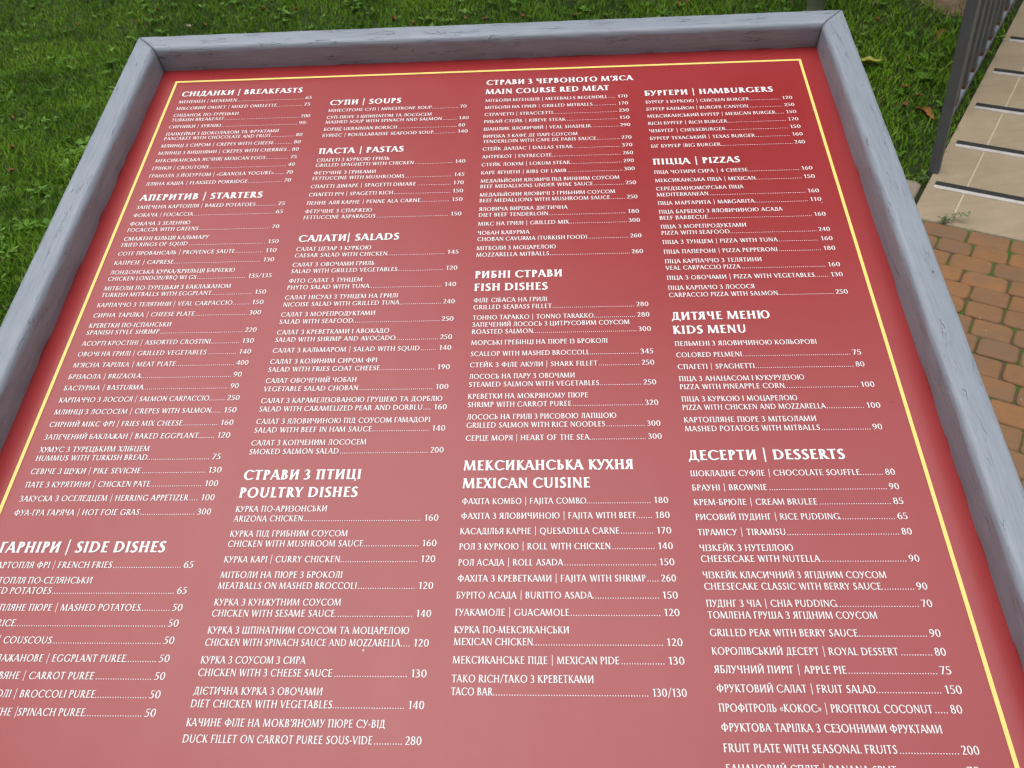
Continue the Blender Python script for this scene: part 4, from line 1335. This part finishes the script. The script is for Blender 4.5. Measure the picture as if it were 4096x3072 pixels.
# ------------------------------------------------------------------ fallen leaves
def leaf_mat(name, c1, c2, c3):
    k = NM(name)
    v = k.coord('Generated')
    f_ = k.noise(v, 3.2, 4, 0.6)
    k.color(k.ramp(f_, [(0.32, c1), (0.5, c2), (0.68, c3)]))
    k.set(Roughness=0.55, IOR=1.4)
    return k.m
LM = dict(brown=leaf_mat('brown_leaf', (0.13, 0.045, 0.018), (0.21, 0.080, 0.028), (0.10, 0.04, 0.018)),
          orange=leaf_mat('orange_leaf', (0.33, 0.12, 0.03), (0.24, 0.085, 0.025), (0.15, 0.055, 0.02)),
          yellow=leaf_mat('yellow_green_leaf', (0.20, 0.10, 0.02), (0.30, 0.30, 0.035), (0.23, 0.30, 0.04)),
          pale=leaf_mat('pale_leaf', (0.36, 0.30, 0.20), (0.42, 0.36, 0.25), (0.30, 0.24, 0.16)))
def leaf(name, x, y, L, wd, curl, rot, mat, label, tiltv=0.15, group=None, up=0.034):
    zz = float(lawn_z(np.array([x]), np.array([y]))[0][0]) + up
    root = empty(name, Vector((x, y, zz)))
    tag(root, label, 'leaf', group)
    n = 8
    v, f = [], []
    for i in range(n + 1):
        t_ = i / n
        hw = wd * 0.5 * math.sin(math.pi * min(1, t_ ** 0.8 * 0.97 + 0.03)) * (1 - 0.25 * t_) * (1 + 0.10 * math.sin(t_ * 19))
        xx = (t_ - 0.5) * L
        zc = curl * L * (t_ - 0.45) ** 2 * 2.2
        for j, q in enumerate((-1, -0.5, 0, 0.5, 1)):
            v.append((xx, q * hw, zc + abs(q) ** 1.5 * hw * (0.35 + curl) + 0.004 * math.sin(t_ * 11 + q * 4)))
    for i in range(n):
        for j in range(4):
            f.append((i * 5 + j, (i + 1) * 5 + j, (i + 1) * 5 + j + 1, i * 5 + j + 1))
    bl = mesh_np('blade', v, f, LM[mat], root, smooth=True)
    # stalk
    sv, sf = [], []
    zc0 = curl * L * 0.45 ** 2 * 2.2
    for i in range(4):
        t_ = i / 3
        xx = -0.5 * L - t_ * L * 0.32
        for an in range(4):
            c_, s_ = math.cos(an * math.pi / 2), math.sin(an * math.pi / 2)
            sv.append((xx, 0.0011 * c_ + 0.01 * t_ * t_, zc0 + 0.0011 * s_ - 0.012 * t_))
    for i in range(3):
        for an in range(4):
            sf.append((i * 4 + an, i * 4 + (an + 1) % 4, (i + 1) * 4 + (an + 1) % 4, (i + 1) * 4 + an))
    mesh_np('stalk', sv, sf, M['stalk'], root)
    root.rotation_euler = (tiltv * rng.uniform(-1, 1), tiltv * rng.uniform(-1, 1), rot)
    return root
FALLEN = [
    (1.599, 4.107, 0.120, 0.080, 0.20, -0.55, 'yellow', 'curled yellow green fallen leaf with brown tips beside the board frame', ''),
    (2.018, 4.334, 0.120, 0.050, -0.90, 0.35, 'brown', 'curled reddish brown leaf arching out of the grass near the railing', ''),
    (1.642, 3.697, 0.055, 0.030, 0.90, 0.80, 'brown', 'short dark brown leaf next to the long orange leaf', ''),
    (1.724, 3.646, 0.150, 0.060, -0.15, -1.38, 'orange', 'long orange brown fallen leaf pointing at the railing post', ''),
    (1.775, 4.674, 0.041, 0.019, 0.66, 0.97, 'brown', 'small dark brown leaf in the grass between board frame and railing', 'small dark brown leaves in the grass between board frame and railing'),
    (1.733, 4.490, 0.037, 0.023, 1.13, 5.03, 'orange', 'small orange brown leaf in the grass between board frame and railing', 'small orange brown leaves in the grass between board frame and railing'),
    (1.688, 3.847, 0.054, 0.021, 0.78, 1.74, 'orange', 'small orange brown leaf in the grass between board frame and railing', 'small orange brown leaves in the grass between board frame and railing'),
    (1.726, 3.771, 0.039, 0.019, 0.49, 5.82, 'orange', 'small orange brown leaf in the grass between board frame and railing', 'small orange brown leaves in the grass between board frame and railing'),
    (-1.004, 5.405, 0.056, 0.028, 1.02, 1.21, 'orange', 'small orange brown leaf in the grass just beyond the top rail of the menu board', 'small orange brown leaves in the grass just beyond the top rail of the menu board'),
    (-0.862, 5.309, 0.043, 0.026, 0.96, 5.37, 'orange', 'small orange brown leaf in the grass just beyond the top rail of the menu board', 'small orange brown leaves in the grass just beyond the top rail of the menu board'),
    (-2.016, 5.885, 0.057, 0.019, 0.85, 4.22, 'brown', 'small dark brown leaf in the grass just beyond the top rail of the menu board', 'small dark brown leaves in the grass just beyond the top rail of the menu board'),
    (-0.402, 5.219, 0.048, 0.020, 0.73, 0.56, 'orange', 'small orange brown leaf in the grass just beyond the top rail of the menu board', 'small orange brown leaves in the grass just beyond the top rail of the menu board'),
    (-0.525, 5.259, 0.058, 0.028, 0.79, 1.89, 'brown', 'small dark brown leaf in the grass just beyond the top rail of the menu board', 'small dark brown leaves in the grass just beyond the top rail of the menu board'),
    (-0.161, 5.166, 0.058, 0.025, 1.09, 5.33, 'brown', 'small dark brown leaf in the grass just beyond the top rail of the menu board', 'small dark brown leaves in the grass just beyond the top rail of the menu board'),
    (-1.757, 5.809, 0.048, 0.023, 0.84, 2.71, 'brown', 'small dark brown leaf in the grass just beyond the top rail of the menu board', 'small dark brown leaves in the grass just beyond the top rail of the menu board'),
    (0.154, 5.107, 0.039, 0.022, 1.03, 0.27, 'orange', 'small orange brown leaf in the grass just beyond the top rail of the menu board', 'small orange brown leaves in the grass just beyond the top rail of the menu board'),
    (0.809, 5.021, 0.036, 0.026, 0.55, 3.36, 'orange', 'small orange brown leaf in the grass near the pole', 'small orange brown leaves in the grass near the pole'),
    (0.755, 4.995, 0.047, 0.022, 1.20, 1.23, 'orange', 'small orange brown leaf in the grass near the pole', 'small orange brown leaves in the grass near the pole'),
    (-3.074, 4.343, 0.045, 0.020, 0.87, 1.74, 'orange', 'small orange brown leaf in the lawn beyond the left rail of the menu board', 'small orange brown leaves in the lawn beyond the left rail of the menu board'),
    (-2.720, 3.653, 0.044, 0.027, 0.59, 3.51, 'brown', 'small dark brown leaf in the lawn beyond the left rail of the menu board', 'small dark brown leaves in the lawn beyond the left rail of the menu board'),
    (-3.537, 6.178, 0.058, 0.019, 0.36, 1.44, 'orange', 'small orange brown leaf in the lawn beyond the left rail of the menu board', 'small orange brown leaves in the lawn beyond the left rail of the menu board'),
    (-2.989, 6.009, 0.054, 0.025, 0.51, 2.08, 'orange', 'small orange brown leaf in the lawn beyond the left rail of the menu board', 'small orange brown leaves in the lawn beyond the left rail of the menu board'),
    (-2.412, 5.797, 0.039, 0.024, 0.34, 4.38, 'orange', 'small orange brown leaf in the grass just beyond the top rail of the menu board', 'small orange brown leaves in the grass just beyond the top rail of the menu board'),
    (-2.520, 5.777, 0.057, 0.029, 0.96, 6.03, 'pale', 'small pale dry leaf in the grass just beyond the top rail of the menu board', 'small pale dry leaves in the grass just beyond the top rail of the menu board'),
    (-2.878, 6.138, 0.035, 0.021, 1.17, 4.87, 'brown', 'small dark brown leaf in the lawn beyond the left rail of the menu board', 'small dark brown leaves in the lawn beyond the left rail of the menu board'),
    (-2.853, 3.926, 0.045, 0.029, 0.86, 5.14, 'orange', 'small orange brown leaf in the lawn beyond the left rail of the menu board', 'small orange brown leaves in the lawn beyond the left rail of the menu board'),
    (-2.205, 3.339, 0.042, 0.020, 0.70, 0.86, 'pale', 'small pale dry leaf in the lawn beyond the left rail of the menu board', 'small pale dry leaves in the lawn beyond the left rail of the menu board'),
]
for (x, y, L_, w_, c_, r_, m_, lab_, g_) in FALLEN:
    leaf('fallen_leaf', x, y, L_, w_, c_, r_, m_, lab_, group=g_ or None)
# ------------------------------------------------------------------ weeds in the joints
def weed(name, base, stems, label, seed):
    r = random.Random(seed)
    root = empty(name, Vector(base))
    tag(root, label, 'weed')
    for (dx, dy, h, nl, ls) in stems:
        pts = []
        for i in range(6):
            t_ = i / 5
            pts.append((dx * t_, dy * t_, h * (t_ - 0.35 * t_ * t_)))
        sv, sf = [], []
        for i, q in enumerate(pts):
            for an in range(4):
                sv.append((q[0] + 0.0012 * math.cos(an * 1.571), q[1] + 0.0012 * math.sin(an * 1.571), q[2]))
        for i in range(5):
            for an in range(4):
                sf.append((i * 4 + an, i * 4 + (an + 1) % 4, (i + 1) * 4 + (an + 1) % 4, (i + 1) * 4 + an))
        mesh_np('stem', sv, sf, M['stalk'], root)
        for i in range(nl):
            t_ = 0.25 + 0.75 * (i + 0.5) / nl
            q = (dx * t_, dy * t_, h * (t_ - 0.35 * t_ * t_))
            an = r.random() * 6.28
            L_, w_ = ls * r.uniform(.7, 1.2), ls * r.uniform(.4, .6)
            lv = []
            for u, w in ((0, 0), (.3, -.45), (.7, -.42), (1, 0), (.7, .42), (.3, .45)):
                px_, py_ = L_ * u, w_ * w
                lv.append((q[0] + px_ * math.cos(an) - py_ * math.sin(an), q[1] + px_ * math.sin(an) + py_ * math.cos(an), q[2] + px_ * r.uniform(-.1, .35) + abs(w) * 0.002))
            mesh_np('leaf', lv, [(0, 1, 2, 3, 4, 5)], M['weed'], root)
    return root
weed('joint_weed', W(0.062, 0.0, -0.002), [(0.012, 0.012, .05, 6, .017), (-.018, 0.004, .045, 6, .016), (.055, .010, .06, 7, .017), (.085, -.012, .075, 7, .018), (-.004, -.012, .04, 5, .014)],
     'small leafy weed growing where the ramp meets the brick paving', 3)
weed('corner_weed', W(-0.085, 0.225, 0.225 * TE - 0.005), [(0.012, -0.008, .06, 7, .016), (-.016, 0.006, .05, 6, .015), (.010, .026, .07, 7, .016), (-.012, -.02, .05, 6, .016), (.03, 0.012, .04, 5, .014)],
     'leafy weed tuft at the foot of the railing by the lowest ramp strip', 8)

# ------------------------------------------------------------------ the tree beyond the ramp that drops the leaves; the glossy print mirrors its crown
tb = np.array([3.7, 8.0, float(lift(5.0)) - 0.05])
tree = empty('broadleaf_tree', Vector(tb))
tag(tree, 'tall broadleaf tree with a dense green crown standing up the bank', 'tree')
def limb(p0, p1, r0, r1, n=8, seg=5, wob=0.1):
    v, f = [], []
    p0, p1 = np.array(p0), np.array(p1)
    ax = (p1 - p0) / np.linalg.norm(p1 - p0)
    e1 = np.cross(ax, (0.3, 0.9, 0.1)); e1 /= np.linalg.norm(e1)
    e2 = np.cross(ax, e1)
    for i in range(seg + 1):
        t_ = i / seg
        c = p0 + (p1 - p0) * t_ + e1 * wob * math.sin(t_ * 3.1) * rng.uniform(-1, 1)
        r = r0 + (r1 - r0) * t_
        for j in range(n):
            a_ = 2 * math.pi * j / n
            v.append(tuple(c + r * (math.cos(a_) * e1 + math.sin(a_) * e2)))
    for i in range(seg):
        for j in range(n):
            f.append((i * n + j, i * n + (j + 1) % n, (i + 1) * n + (j + 1) % n, (i + 1) * n + j))
    return v, f
v, f = limb((0, 0, -0.1), (0.1, 0.05, 6.6), 0.30, 0.17, 12, 7, 0.05)
mesh_np('trunk', v, f, M['bark'], tree, smooth=True)
tips = []
for i in range(9):
    a_ = i * 0.72
    e = (3.2 * math.cos(a_) * rng.uniform(.6, 1.1), 3.2 * math.sin(a_) * rng.uniform(.6, 1.1), rng.uniform(7.0, 13.0))
    v, f = limb((0.08, 0.04, rng.uniform(4.2, 6.4)), e, 0.10, 0.02)
    mesh_np('branch', v, f, M['bark'], tree, smooth=True)
    tips.append(e)
nl = 24000
cl_c = np.array([(c[0] * k_ + nrg.normal(0, .5), c[1] * k_ + nrg.normal(0, .5), c[2] + nrg.normal(0, .6)) for c in tips for k_ in (0.5, 0.9, 1.25)])
ci = nrg.integers(0, len(cl_c), nl)
ctr = cl_c[ci] + nrg.normal(0, 0.72, (nl, 3))
n1 = nrg.normal(0, 1, (nl, 3)); n1 /= np.linalg.norm(n1, axis=1)[:, None]
n2 = np.cross(n1, nrg.normal(0, 1, (nl, 3))); n2 /= np.linalg.norm(n2, axis=1)[:, None]
sz = (0.12 + 0.10 * nrg.random(nl))[:, None]
LVt = np.stack([ctr - n1 * sz, ctr + n2 * sz * .6, ctr + n1 * sz, ctr - n2 * sz * .6], 1).reshape(-1, 3)
crown = mesh_np('crown', LVt, np.arange(nl * 4).reshape(-1, 4), M['crown'], tree)

# unseen trees added all round, so that daylight falls mostly from overhead
tree['label'] = 'unseen broadleaf tree among those added round the yard'
tree['group'] = 'unseen trees round the yard'
RING = [(-172, 5.4, .62, .50), (150, 5.6, .62, .50), (-137, 5.8, .62, .50)]  # near trees behind the camera, added to darken the top rail's inner face
for i in range(13):
    RING.append((i * 27.7 - 171, 25.0 + (i % 3), 2.0, 1.66))
    RING.append((i * 27.7 - 157, 23.5 + (i % 2), 1.7, 0.85))
for k_, (az_, ds_, sx_, sz_) in enumerate(RING):
    az_ = math.radians(az_)
    c_ = tree.copy()
    COL.objects.link(c_)
    x_, y_ = ds_ * math.sin(az_), ds_ * math.cos(az_)
    c_.location = (x_, y_, float(lawn_z(np.array([x_]), np.array([y_]))[0][0]) if math.cos(az_) > 0.3 else -0.02)
    c_.rotation_euler = (0, 0, k_ * 1.9)
    c_.scale = (sx_, sx_, sz_)
    for ch in tree.children:
        d_ = ch.copy()
        COL.objects.link(d_)
        d_.parent = c_
